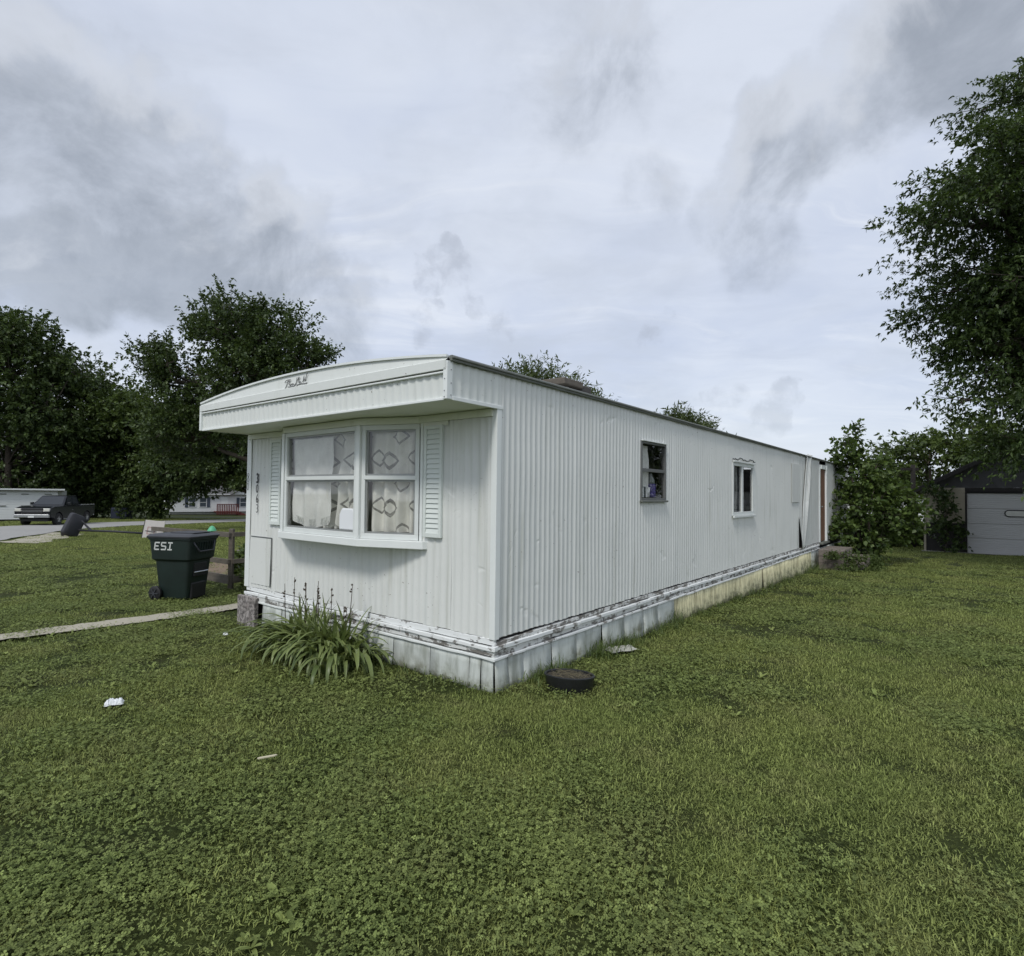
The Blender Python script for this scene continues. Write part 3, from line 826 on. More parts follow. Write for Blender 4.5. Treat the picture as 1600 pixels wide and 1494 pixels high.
# ---- repair patch low on the left of the front
MB().box(-.0125, -.0095, 3.47, 3.93, .46, 1.03).build('repair_patch', 'siding_paint', home)
for (y0, z0, y1, z1) in ((3.93, 1.035, 3.45, 1.035), (3.45, 1.035, 3.47, .45)):
    MB().bar((-.013, y0, z0), (-.013, y1, z1), .006, .012, (0, 0, 1)).build('caulk_bead', 'faded_paint', home)

# ---- side windows
def side_window(name, rect, frame_mat, fw, vertical_bar=None, rail=None, depth=.012):
    x0, x1, z0, z1 = rect
    fr = MB()
    fr.box(x0-.012, x1+.012, -.018, .02, z1-fw, z1+.012).box(x0-.012, x1+.012, -.018, .02, z0-.012, z0+fw)
    fr.box(x0-.012, x0+fw, -.018, .02, z0+fw, z1-fw).box(x1-fw, x1+.012, -.018, .02, z0+fw, z1-fw)
    w = fr.build('side_window', frame_mat, home, bevel=.003)
    if rail:
        MB().box(x0+fw, x1-fw, -.010, .018, rail-.02, rail+.02).build('meeting_rail', frame_mat, w, bevel=.003)
        cells = [(x0+fw, x1-fw, z0+fw, rail-.02), (x0+fw, x1-fw, rail+.02, z1-fw)]
    if vertical_bar:
        MB().box(vertical_bar-.035, vertical_bar+.035, -.014, .018, z0+fw, z1-fw).build('slider_bar', frame_mat, w, bevel=.003)
        cells = [(x0+fw, vertical_bar-.035, z0+fw, z1-fw), (vertical_bar+.035, x1-fw, z0+fw, z1-fw)]
    for c in cells: MB().box(c[0], c[1], .006, .010, c[2], c[3]).build('pane', 'glass', w)
    return w
w1 = side_window('kitchen', W1, 'dark_frame', .022, rail=1.905)
MB().box(W1[0]-.03, W1[1]+.02, -.045, -.019, W1[2]-.03, W1[2]-.006).build('window_sill', 'roof_lip', w1, bevel=.004)
MB().box(W1[0]-.015, W1[1]+.015, -.04, -.019, W1[3]+.004, W1[3]+.018).build('drip_cap', 'trim_paint', w1, bevel=.003)
w2 = side_window('room', W2, 'window_white', .045, vertical_bar=6.66)
MB().box(W2[0]-.03, W2[1]+.05, -.05, -.019, W2[2]-.05, W2[2]-.014).build('window_sill', 'window_white', w2, bevel=.004)
MB().box(W2[0]-.03, W2[1]+.05, -.045, -.019, W2[3]+.014, W2[3]+.04).build('drip_cap', 'window_white', w2, bevel=.004)
rng = random.Random(4)
cb = MB(); pts = [(W2[0]-.03+i*.064, -.022, W2[3]+.075+rng.uniform(-.02, .025)) for i in range(21)]
cb.tube(pts, .010, 5); cb.build('caulk_bead', 'faded_paint', w2)
# ---- raised patch, loose bent strip, door
MB().box(10.29, 11.05, -.022, -.0125, 1.48, 2.36).build('patch_panel', 'siding_paint', home, bevel=.003)
def strip_pt(u, v):
    z = .37+v*(2.66-.37)
    c0 = 11.33+.08*v+.55*max(0, v-.35)**1.3*1.25
    w = .26+.50*max(0, v-.45)**1.2*1.35
    out = .016+.075*math.sin(math.pi*min(1, v*1.05))*u**1.2+.02*(u-.5)**2*4*v
    return (c0+w*u, -out-.006*math.sin(u*9), z)
ls = MB().grid(strip_pt, 8, 24).build('loose_metal_strip', 'siding_paint', home, smooth=True)
sm = ls.modifiers.new('solid', 'SOLIDIFY'); sm.thickness = .003
MB().box(DOOR[0]+.02, DOOR[1]-.02, -.006, .03, DOOR[2], DOOR[3]-.02).build('door', 'brown_door', home, bevel=.004)
MB().box(DOOR[0]-.12, DOOR[0]+.02, -.016, .04, DOOR[2]-.02, DOOR[3]+.10).build('door_frame', 'trim_paint', home, bevel=.004)
MB().box(DOOR[1]-.02, DOOR[1]+.12, -.05, .04, DOOR[2]-.02, DOOR[3]+.10).build('door_frame', 'trim_paint', home, bevel=.004)
MB().box(DOOR[0]+.021, DOOR[1]-.021, -.04, .04, DOOR[3]-.015, DOOR[3]+.098).build('door_frame', 'trim_paint', home, bevel=.004)
MB().box(DOOR[0]-.14, DOOR[1]+.14, -.10, .04, DOOR[2]-.07, DOOR[2]-.022).build('door_threshold', 'roof_lip', home, bevel=.004)
MB().lathe([(.0, -.05), (.022, -.045), (.028, -.03), (.012, -.02), (.012, 0)], 12, (DOOR[0]+.10, -.006, 1.35), 'y').build('door_knob', 'chrome', home, smooth=True)

# ---- rotten belt of trim under the siding: separate pieces end to end
rng = random.Random(12)
def belt(axis, s0, s1, lens, z0, z1, o0, o1, mat, name, gap=.004, jit=.006, skip=()):
    s = s0; i = 0
    while s < s1-.02:
        e = min(s1, s+lens*rng.uniform(.7, 1.25)); dz = rng.uniform(-jit, jit); do = rng.uniform(-jit, jit)*.7; tilt = rng.uniform(-jit, jit)
        if i not in skip:
            vs = []
            n = max(2, int((e-s)/.12))
            ring = []
            for q in range(n+1):
                t = q/n; ss = s+(e-gap-s)*t; zz = dz+tilt*(t-.5)*2
                wob = [rng.uniform(-.003, .003) for _ in range(4)]
                ring.append([(ss, -o0-do, z0+zz+wob[0]), (ss, -o1-do, z0+zz+wob[1]), (ss, -o1-do, z1+zz+wob[2]), (ss, -o0-do, z1+zz+wob[3])])
            mb = MB()
            for r in ring:
                for (p, o, z) in r: mb.v.append((p, o, z) if axis == 'x' else (o, p, z))
            for q in range(n):
                for j in range(4):
                    b = q*4; mb.f.append((b+j, b+(j+1)%4, b+4+(j+1)%4, b+4+j))
            mb.f += [(0,1,2,3), (n*4+3, n*4+2, n*4+1, n*4)]
            mb.build(name, mat, home, bevel=.003, seg=1)
        s = e; i += 1
for ax, e in (('y', WID), ('x', DOOR[0]-.15)):
    belt(ax, .0, e, 1.7, .352, .404 if ax == 'y' else .392, -.03, .004, 'peeling_trim' if ax == 'y' else 'peeling_heavy', 'trim_board', gap=.03)
    belt(ax, -.026, e, 1.3, .318, .350, -.02, .026, 'peeling_trim', 'trim_moulding', jit=.005, gap=.01)
    belt(ax, -.010, e, 1.1, .262, .316, -.02, .012, 'peeling_heavy', 'trim_board', jit=.007, gap=.014)
    belt(ax, -.024, e, 2.2, .236, .258, -.01, .024, 'trim_paint' if ax == 'y' else 'peeling_trim', 'flashing_strip', jit=.004)
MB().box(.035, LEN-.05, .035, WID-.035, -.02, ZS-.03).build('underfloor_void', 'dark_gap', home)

# ---- skirting panels, one by one
def skirt_panel(axis, s0, s1, zt, mat, rng, ribs=0, lean=.012, drop=.05):
    mb = MB(); n = max(3, int((s1-s0)/.0125)) if ribs else 4
    top = -.004; l0 = rng.uniform(0, lean); l1 = rng.uniform(0, lean); sk = rng.uniform(-.012, .012)
    rows = 4; pts = []
    for i in range(n+1):
        t = i/n; s = s0+(s1-s0)*t
        w = (s, 0) if axis == 'x' else (0, s)
        zb = hg(*w)-drop+(rng.uniform(-.012, .03) if not ribs else .035*mnoise.noise(Vector((s*4, 1, 1))))
        for j in range(rows+1):
            v = j/rows; z = zt+(zb-zt)*v
            o = top-(l0*(1-t)+l1*t)*v-(.013*math.cos(2*math.pi*s/.085) if ribs else .004*mnoise.noise(Vector((s*3, z*5, 3))))
            ss = s+sk*v
            pts.append((ss, o, z) if axis == 'x' else (o, ss, z))
    mb.v = pts
    for i in range(n):
        for j in range(rows):
            q = i*(rows+1)+j; mb.f.append((q, q+rows+1, q+rows+2, q+1))
    o = mb.build('skirt_panel', mat, home, smooth=True)
    sm = o.modifiers.new('solid', 'SOLIDIFY'); sm.thickness = .006
    return o
rng = random.Random(31)
fs = [.003, .137, .262, .735, 1.235, 1.70, 2.2, 2.7, 3.2, 3.62]
for i in range(len(fs)-1): skirt_panel('y', fs[i]+.004, fs[i+1]-.005, .252, 'skirt_white', rng, lean=.03)
ss_ = [.003, .172, .384, .815, 1.26, 1.755, 2.265, 2.755, 3.155, 3.69]
for i in range(len(ss_)-1): skirt_panel('x', ss_[i]+.004, ss_[i+1]-.005, .252, 'skirt_white', rng, lean=.03)
s = 3.70
while s < 12.3:
    e = s+rng.choice((.42, .56, .63, .84)); e = min(e, 12.35)
    skirt_panel('x', s+.004, e-.006, .252, 'skirt_yellow', rng, ribs=1, lean=.03, drop=.02); s = e
for (a0, a1) in ((12.4, 14.6), (14.6, 16.4), (16.4, LEN)): skirt_panel('x', a0, a1-.01, .252, 'skirt_white', rng)
# mottled corner slab at the far left of the front
mb = MB().box(-.075, -.02, 3.70, 4.12, -.10, .300)
m_, k_, b_ = material('slab_mottled'); co_ = k_.coord()
c_ = k_.mix(k_.remap(k_.noise(co_, 24, 5, .7), .38, .62), (.10, .09, .085), (.38, .35, .33)); c_ = k_.mix(k_.remap(k_.noise(co_, 6, 4), .5, .7, 0, .6), c_, (.14, .11, .10))
k_.l.new(c_, b_.inputs['Base Color']); b_.inputs['Roughness'].default_value = .95; k_.l.new(k_.bump(k_.noise(co_, 30, 5), .7, .01), b_.inputs['Normal'])
cs = mb.build('corner_slab', 'slab_mottled', home, bevel=.008); cs['label'] = 'mottled grey stone-look slab covering the skirting corner'
# ---- roof vent
rv = empty('roof_vent')
rv.parent = home; bpy.data.objects.remove(rv)
vm = MB().box(1.72, 2.2, .45, .78, 2.70, 2.775).build('roof_vent', 'roof_lip', home, bevel=.006)
vm['label'] = 'weathered grey box vent standing on the roof'
MB().box(1.62, 2.02, .40, .82, 2.81, 2.885).build('vent_cover', 'grey_wood', vm, bevel=.012)
MB().box(1.74, 1.79, .45, .50, 2.72, 2.799).build('vent_leg', 'aluminium', vm)
MB().box(2.022, 2.24, .42, .80, 2.77, 2.862).build('vent_hood', 'shingle', vm, bevel=.02)

# ------------------------------------------------------------------ things inside the windows
def place_in_home(mb, name, mat, base, label, cat, group=None, smooth=True):
    o = mb.build(name, mat, None, smooth=smooth, origin=base)
    o.location = home_to_world(*base); o.rotation_euler = (0, 0, HROT)
    return tag(o, label, cat, group)
def curtain(face, s0, s1, z0, z1, off, mat, name, label, cat, folds=5, amp=.012, skew=0.0, seed=0, hem=0.0, flare=0.0):
    a, d, nrm, L = face
    def fn(u, v):
        s = s0+(s1-s0)*u+skew*(1-v)*(u-.5)*2+flare*(1-v)**2
        z = z0+(z1-z0)*v-hem*math.sin(math.pi*u)*(1-v)
        o = -off+amp*math.sin(u*folds*2*math.pi+v*1.4+seed)*(.35+.65*(1-v))+amp*1.3*mnoise.noise(Vector((u*4, v*3, seed)))
        p = a+d*s+nrm*o
        return (p.x, p.y, z)
    mb = MB().grid(fn, 40, 24, lambda u, v: (s0+(s1-s0)*u+seed*.31, z0+(z1-z0)*v))
    b0 = fn(.5, 0)
    return place_in_home(mb, name, mat, b0, label, cat)
LC, LR = fC[3], fR[3]
towel = curtain(fC, LC-.84, LC-.085, 1.285, 2.16, .062, 'towel_cloth', 'window_towel', 'plain white towel with fringed hem hung in the bay window', 'towel', folds=3, amp=.022, seed=2.2, hem=.07, skew=-.02)
curtain(fC, .05, LC-.55, 1.225, 2.185, .115, 'diamond_cloth', 'curtain', 'grey diamond-patterned curtain half hidden behind the white towel', 'curtain', folds=4, amp=.042, seed=1.0, flare=.05)
curtain(fR, .07, LR-.07, 1.225, 2.19, .085, 'diamond_cloth', 'curtain', 'grey diamond-patterned curtain filling the right-hand bay pane', 'curtain', folds=4, amp=.038, seed=3.0, flare=-.03)
curtain(fL, .05, LR-.33, 1.225, 2.19, .075, 'diamond_cloth', 'curtain', 'diamond-patterned curtain in the narrow left return of the bay', 'curtain', folds=2, amp=.012, seed=5.0)
# fringe of the towel
a, d, nrm, L = fC
fr = MB()
for i in range(44):
    u = i/43; s = LC-.82+.70*u; z = 1.30-.05*math.sin(math.pi*u)
    p = a+d*s-nrm*.050; q = p+d*(.02*math.sin(i*2.3))
    fr.tube([(p.x, p.y, z+.055), (q.x, q.y, z-.005)], .0035, 4)
ft = fr.build('fringe', 'white_print', towel, origin=(0.0, 2.4, 1.25))
ft.location = Matrix.Rotation(-HROT, 3, 'Z') @ (home_to_world(0.0, 2.4, 1.25)-towel.location)
# white appliance-like box standing in the bay
p = fC[0]+fC[1]*.19-fC[2]*.055
mb = MB().prism([(-.16, 0), (.13, 0), (.13, .15), (.09, .21), (-.08, .21), (-.12, .15)], -.05, .0, 'x')
mb.v = [(x*1.0, y, z) for x, y, z in mb.v]
bx_ = mb.build('white_box', 'litter_white', None, bevel=.012); bx_.location = home_to_world(p.x, p.y, 1.228); bx_.rotation_euler = (0, 0, HROT)
tag(bx_, 'white plastic box standing behind the lower middle bay pane', 'box')
# small side window: curtain, tapes, cup, bottle on the inner sill
side_face = (Vector((W1[0], 0, 0)), Vector((1, 0, 0)), Vector((0, -1, 0)), .7)
curtain(side_face, .02, .34, 1.60, 2.21, .07, 'towel_cloth', 'curtain', 'pale curtain drawn to the left of the small square window', 'curtain', folds=2, amp=.012, seed=.5, skew=.03)
shelf_z = W1[2]+.03
MB().box(W1[0]+.01, W1[1]-.01, .022, .16, shelf_z-.02, shelf_z).build('window_shelf', 'interior_dark', home)
for i in range(4):
    t = MB().box(-.02, .02, -.035, .035, 0, .13-.008*(i % 2)).build('cassette_case', 'litter_white' if i % 2 else 'blue_shutter', None, bevel=.003)
    t.location = home_to_world(W1[0]+.09+i*.05, .065, shelf_z); t.rotation_euler = (0, 0, HROT)
    tag(t, '%s slim case standing on the small side window sill, %s from the left' % ('white' if i % 2 else 'dark', ('first', 'second', 'third', 'fourth')[i]), 'case', 'cases on the window sill')
t = MB().lathe([(0, 0), (.042, 0), (.05, .125), (.046, .125), (.04, .01), (0, .01)], 18).build('cup', 'litter_white', None, smooth=True)
t.location = home_to_world(W1[0]+.335, .085, shelf_z); tag(t, 'white cup on the small side window sill beside the purple bottle', 'cup')
bt = empty('bottle', home_to_world(W1[0]+.475, .09, shelf_z), HROT, 'purple bottle with clear top behind the small side window', 'bottle')
MB().lathe([(0, 0), (.062, 0), (.065, .03), (.065, .15), (.058, .17), (0, .17)], 20).build('bottle_body', 'purple_plastic', bt, smooth=True)
MB().lathe([(.0, .171), (.055, .171), (.05, .22), (.022, .265), (.020, .30), (0, .30)], 20).build('bottle_top', 'clear_plastic', bt, smooth=True)
room_face = (Vector((W2[0], 0, 0)), Vector((1, 0, 0)), Vector((0, -1, 0)), 1.2)
curtain(room_face, .32, .44, 1.33, 2.13, .06, 'grey_curtain', 'curtain', 'narrow grey curtain edge in the left half of the white slider window', 'curtain', folds=1, amp=.01, seed=.2)
curtain(room_face, .58, .86, 1.33, 2.13, .07, 'grey_curtain', 'curtain', 'dull grey curtain in the right half of the white slider window', 'curtain', folds=3, amp=.012, seed=.9)
MB().box(6.14, 7.31, .20, .22, 1.25, 2.2).build('inner_screen', 'window_dark', home)

# ------------------------------------------------------------------ black tub, rag, litter
def at(x, y, dz=0.0): return (x, y, gzf(x, y)+dz)
tub = empty('rubber_tub', at(.50, 4.86, -.04), .3, 'round black rubber tub full of dead grass beside the white skirting', 'tub')
tub.rotation_euler = (R(-5), R(4), .3)
MB().lathe([(.0, .0), (.175, .0), (.19, .02), (.203, .11), (.212, .125), (.214, .14), (.205, .146), (.195, .14), (.192, .115), (.0, .112)], 40).build('tub_wall', 'tub_rubber', tub, smooth=True, autosmooth=40)
rng_np = np.random.default_rng(5)
mb = MB()
def soil(u, v):
    t = u*2*math.pi; r = v*.193
    return (r*math.cos(t), r*math.sin(t), .122+.016*mnoise.noise(Vector((r*math.cos(t)*14, r*math.sin(t)*14, 0)))+.01*(1-v))
mb.grid(soil, 36, 9).build('soil_fill', 'soil', tub, smooth=True)
mb = MB()
for i in range(60):
    r = .17*math.sqrt(rng_np.random()); t = rng_np.random()*6.28; a2 = rng_np.random()*6.28; l = rng_np.uniform(.03, .09)
    p = Vector((r*math.cos(t), r*math.sin(t), .135)); q = p+Vector((l*math.cos(a2), l*math.sin(a2), rng_np.uniform(-.004, .02)))
    if q.xy.length < .19: mb.tube([p, (p+q)/2+Vector((0, 0, .008)), q], .0018, 3)
mb.build('dead_grass', 'straw', tub)

def crumple(name, mat, loc, sx, sy, h, label, cat, seed, rz=0.0):
    def fn(u, v):
        x = (u-.5)*sx*(1+.25*mnoise.noise(Vector((v*4, 3, seed)))); y = (v-.5)*sy*(1+.3*mnoise.noise(Vector((u*4, 7, seed))))
        z = h*(.35+.65*abs(mnoise.noise(Vector((u*5, v*5, seed))))+.5*abs(mnoise.noise(Vector((u*11, v*9, seed+4)))))*min(1, 6*min(u, 1-u, v, 1-v)+.15)
        return (x, y, z)
    o = MB().grid(fn, 22, 16).build(name, mat, None); o.location = loc; o.rotation_euler = (0, 0, rz)
    sm = o.modifiers.new('solid', 'SOLIDIFY'); sm.thickness = .002
    return tag(o, label, cat)
crumple('paper_scrap', 'litter_white', at(-2.917, 4.266, .02), .125, .075, .05, 'crumpled white paper scrap lying on the open lawn', 'litter', 1.3, .5)
crumple('paper_scrap', 'litter_white', at(-3.19, 6.46, .02), .05, .04, .035, 'tiny white scrap in the grass left of the leafy plant', 'litter', 4.1, .2)
crumple('rag', 'rag_grey', at(1.16, 6.02, .02), .34, .16, .035, 'flat grey slab of rag in grass beside the skirting', 'rag', 2.2, .45)
plain('pale_wood', (.50, .46, .33), .8)
sl = MB().prism([(-.075, -.008), (.06, -.012), (.08, -.002), (.07, .006), (-.06, .012), (-.08, .006)], .03, .036).build('wood_splinter', 'pale_wood', None)
sl.location = at(-1.415, 3.404, .012); sl.rotation_euler = (R(6), R(-4), .35); sl.scale = (.68, .75, 1.0); tag(sl, 'pale splinter of wood lying alone on the lawn', 'splinter')

# ------------------------------------------------------------------ wheeled bin
def rrect(w, d, r, z, n=5, cx=0.0):
    out = []
    for (sx, sy, a0) in ((1, 1, 0), (-1, 1, 90), (-1, -1, 180), (1, -1, 270)):
        for i in range(n+1):
            a = R(a0+90*i/n); out.append((cx+sx*(w/2-r)+r*math.cos(a), sy*(d/2-r)+r*math.sin(a), z))
    return out
def loft(mb, rings, cap=True):
    n = len(rings[0]); b = len(mb.v)
    for r in rings: mb.v += r
    for i in range(len(rings)-1):
        for j in range(n): mb.f.append((b+i*n+j, b+i*n+(j+1)%n, b+(i+1)*n+(j+1)%n, b+(i+1)*n+j))
    if cap:
        mb.f.append(tuple(b+j for j in range(n-1,-1,-1))); mb.f.append(tuple(b+(len(rings)-1)*n+j for j in range(n)))
    return mb
bp = at(-5.16, 9.05)
cart = empty('wheeled_bin', (bp[0], bp[1], bp[2]), R(-9.5), 'dark green wheeled trash bin lettered ESI, beside the timber railing', 'trash bin'); cart.scale = (.94, .94, 1.0)
loft(MB(), [rrect(.52, .46, .06, .035), rrect(.53, .47, .06, .06), rrect(.63, .55, .06, .60, cx=.0), rrect(.71, .63, .06, .635), rrect(.765, .68, .06, .925), rrect(.80, .71, .06, .935), rrect(.80, .71, .06, .962)]).build('bin_body', 'bin_green', cart, smooth=True, autosmooth=35)
lid = loft(MB(), [rrect(.83, .735, .07, .963), rrect(.845, .745, .07, .985), rrect(.79, .69, .07, 1.012), rrect(.60, .52, .07, 1.028)]).build('lid', 'bin_lid', cart, smooth=True, autosmooth=35)
MB().tube([(-.40, -.26, .955), (-.47, -.26, .965), (-.47, .26, .965), (-.40, .26, .955)], .016, 8).build('handle', 'bin_black', cart, smooth=True)
MB().box(-.10, .34, -.20, .20, 1.0285, 1.042).build('lid_ridge', 'bin_lid', lid, bevel=.012)
for sy in (-1, 1):
    wv = MB().lathe([(.0, -.03), (.05, -.03), (.095, -.028), (.11, -.02), (.11, .02), (.095, .028), (.05, .03), (.0, .03)], 28, (0, 0, 0), 'y').build('wheel', 'bin_black', cart, smooth=True, autosmooth=30)
    wv.location = (-.265, sy*.29, .11)
    hub = MB()
    for i in range(6):
        a2 = i*math.pi/3; hub.bar((.018*math.cos(a2), sy*.036, .018*math.sin(a2)), (.078*math.cos(a2), sy*.034, .078*math.sin(a2)), .012, .022, (0, 1, 0))
    hub.lathe([(.022, -.012), (.022, .012)], 12, (0, sy*.034, 0), 'y', closed=True).build('wheel_spokes', 'bin_lid', wv)
MB().tube([(-.265, -.26, .11), (-.265, .26, .11)], .012, 8).build('axle', 'bin_black', cart)
# front: grip bar and lift pocket
MB().tube([(.375, -.25, .90), (.425, -.17, .755), (.425, .17, .755), (.375, .25, .90)], .014, 8).build('lift_bar', 'bin_lid', cart, smooth=True)
for i in range(7):
    y = -.18+i*.06; MB().bar((.352, y, .68), (.388, y, .89), .012, .016, (1, 0, 0)).build('front_rib', 'bin_green', cart)
MB().box(.285, .323, -.15, .15, .36, .57).build('lift_pocket', 'bin_black', cart, bevel=.01)
MB().tube([(.325, -.155, .43), (.335, .155, .43)], .012, 8).build('lift_rod', 'chrome', cart)
MB().box(.23, .30, -.17, .17, .02, .27).build('front_foot', 'bin_black', cart, bevel=.02)
# lettering on the side that faces the lawn
def lettering():
    mb = MB(); L = {'E': [[(1,1),(0,1),(0,0),(1,0)], [(0,.5),(.8,.5)]], 'S': [[(1,1),(0,1),(0,.52),(1,.48),(1,0),(0,0)]], 'I': [[(0,1),(1,1)], [(.5,1),(.5,0)], [(0,0),(1,0)]]}
    x = -.27
    for ch in 'ESI':
        w = .082; h = .105
        for st in L[ch]:
            pts = []
            for i in range(len(st)-1):
                pts += [st[i], ((st[i][0]*.98+st[i+1][0]*.02), (st[i][1]*.98+st[i+1][1]*.02)), (st[i][0]*.02+st[i+1][0]*.98, st[i][1]*.02+st[i+1][1]*.98)]
            pts.append(st[-1])
            for i in range(len(st)-1):
                a2, b2 = st[i], st[i+1]
                mb.ribbon([(x+w*a2[0]+.022*a2[1], .785+h*a2[1]), (x+w*b2[0]+.022*b2[1], .785+h*b2[1])], .020, .003, 'xz', 0.0)
        x += .118
    return mb
lt = lettering()
lt.v = [(x, y-.3145-(.925-.635 and (z-.635)/(.925-.635)*.0255), z) for x, y, z in lt.v]
lt.build('lettering', 'white_print', cart)

# ------------------------------------------------------------------ timber railing of the side yard
rail = empty('timber_railing', at(-4.80, 9.85), 0, 'grey weathered timber post-and-rail railing behind the green bin', 'railing')
rz0 = gzf(-4.8, 9.85)
udir = Vector((-ca, sa, 0)); vdir = Vector((sa, ca, 0))
def rp(u=0.0, v=0.0, z=0.0):
    p = udir*u+vdir*v; return (p.x, p.y, z+gzf(-4.8+p.x, 9.85+p.y)-rz0)
for (u, v, h) in ((0, 0, 1.06), (1.35, 0, 1.0), (2.7, 0, 1.0), (0, 1.9, 1.02), (0, 3.7, 1.02)):
    MB().bar(rp(u, v, -.05), rp(u, v, h), .075, .075, (0, 1, 0)).build('post', 'grey_wood', rail, bevel=.006)
for (z, h) in ((.96, .085), (.50, .085), (.20, .15)):
    MB().bar(rp(-.04, -.055, z), rp(3.3 if z > .9 else 1.4, -.055, z), .035, h).build('rail', 'grey_wood', rail, bevel=.004)
    MB().bar(rp(-.055, .0, z+.005), rp(-.055, 3.8, z+.02), .035, h*.9).build('rail', 'grey_wood', rail, bevel=.004)
MB().bar(rp(1.22, -.09, .03), rp(1.36, -.05, .62), .05, .03).build('leaning_batten', 'grey_wood', rail)
gd = MB().lathe([(.075, 0), (.07, .02), (.035, .075), (.012, .09), (0, .092)], 18).build('green_cap', 'green_plastic', None, smooth=True)
gp = rp(.62, -.055, 1.004); gd.location = (-4.80+gp[0], 9.85+gp[1], rz0+gp[2]); tag(gd, 'small bright green plastic dome sitting on the railing', 'plastic dome')
pb = empty('plank_bench', at(-5.6, 13.0), .5, 'low weathered plank bench seen through the timber railing', 'bench')
MB().box(-.55, .55, -.14, .14, .42, .47).build('seat_plank', 'grey_wood', pb, bevel=.006)
for sx in (-.4, .4): MB().box(sx-.04, sx+.04, -.10, .10, -.02, .419).build('leg', 'grey_wood', pb)
bb = MB().box(-.3, .3, -.2, .2, 0, .32).build('pale_tote', 'white_wall', None, bevel=.03); bb.location = at(-5.05, 12.6, .10); bb.rotation_euler = (0, 0, .5)
tag(bb, 'pale storage tote beyond the timber railing', 'tote')

# ------------------------------------------------------------------ basketball hoop lying on its side
hz = gzf(-18, 25)
hoop = empty('basketball_hoop', (-18.9, 25.0, hz), 0, 'portable basketball hoop toppled on its side on the lawn', 'basketball hoop')
base = loft(MB(), [rrect(.62, .95, .12, 0), rrect(.66, 1.0, .12, .05), rrect(.60, .92, .12, .22), rrect(.45, .7, .12, .27)])
base.v = [(x, y, z) for x, y, z in base.v]
bo = base.build('base_tank', 'hoop_black', hoop, smooth=True, autosmooth=40, bevel=.0); bo.location = (-.25, 0, .50); bo.rotation_euler = (R(90), R(24), R(62))
MB().tube([(-.05, 0, .28), (1.6, .02, .24), (2.95, .05, .17)], .045, 10).build('pole', 'hoop_black', hoop, smooth=True)
MB().tube([(.15, 0, .70), (.62, 0, .27)], .022, 8).build('brace', 'hoop_black', hoop); MB().tube([(.05, .2, .6), (.45, .1, .27)], .022, 8).build('brace', 'hoop_black', hoop)
for y in (-.3, .3):
    wv = MB().lathe([(0, -.025), (.07, -.025), (.085, -.015), (.085, .015), (.07, .025), (0, .025)], 18, (0, 0, 0), 'y').build('wheel', 'tyre', hoop, smooth=True, autosmooth=30); wv.location = (-.42, y, .13 if y < 0 else .72)
bd = MB().box(-.38, .40, -.02, .02, 0, .80).build('backboard', 'hoop_board', hoop, bevel=.01); bd.location = (3.22, 0, -.06); bd.rotation_euler = (R(-10), R(6), R(14))
for (a2, b2) in (((-.22, .2), (.05, .2)), ((-.22, .5), (.05, .5)), ((-.22, .2), (-.22, .5)), ((.05, .2), (.05, .5))):
    MB().bar((a2[0], -.0225, a2[1]), (b2[0], -.0225, b2[1]), .004, .03, (0, 0, 1) if a2[1] == b2[1] else (1, 0, 0)).build('target_line', 'pink_line', bd)
MB().box(-.40, -.381, -.03, .03, -.01, .81).build('board_edge', 'hoop_black', bd)
rm = MB(); rm.tube([(.0+.21*math.cos(t), -.26+.21*math.sin(t), .30) for t in [i*2*math.pi/24 for i in range(25)]], .012, 6).build('rim', 'hoop_black', bd, smooth=True)

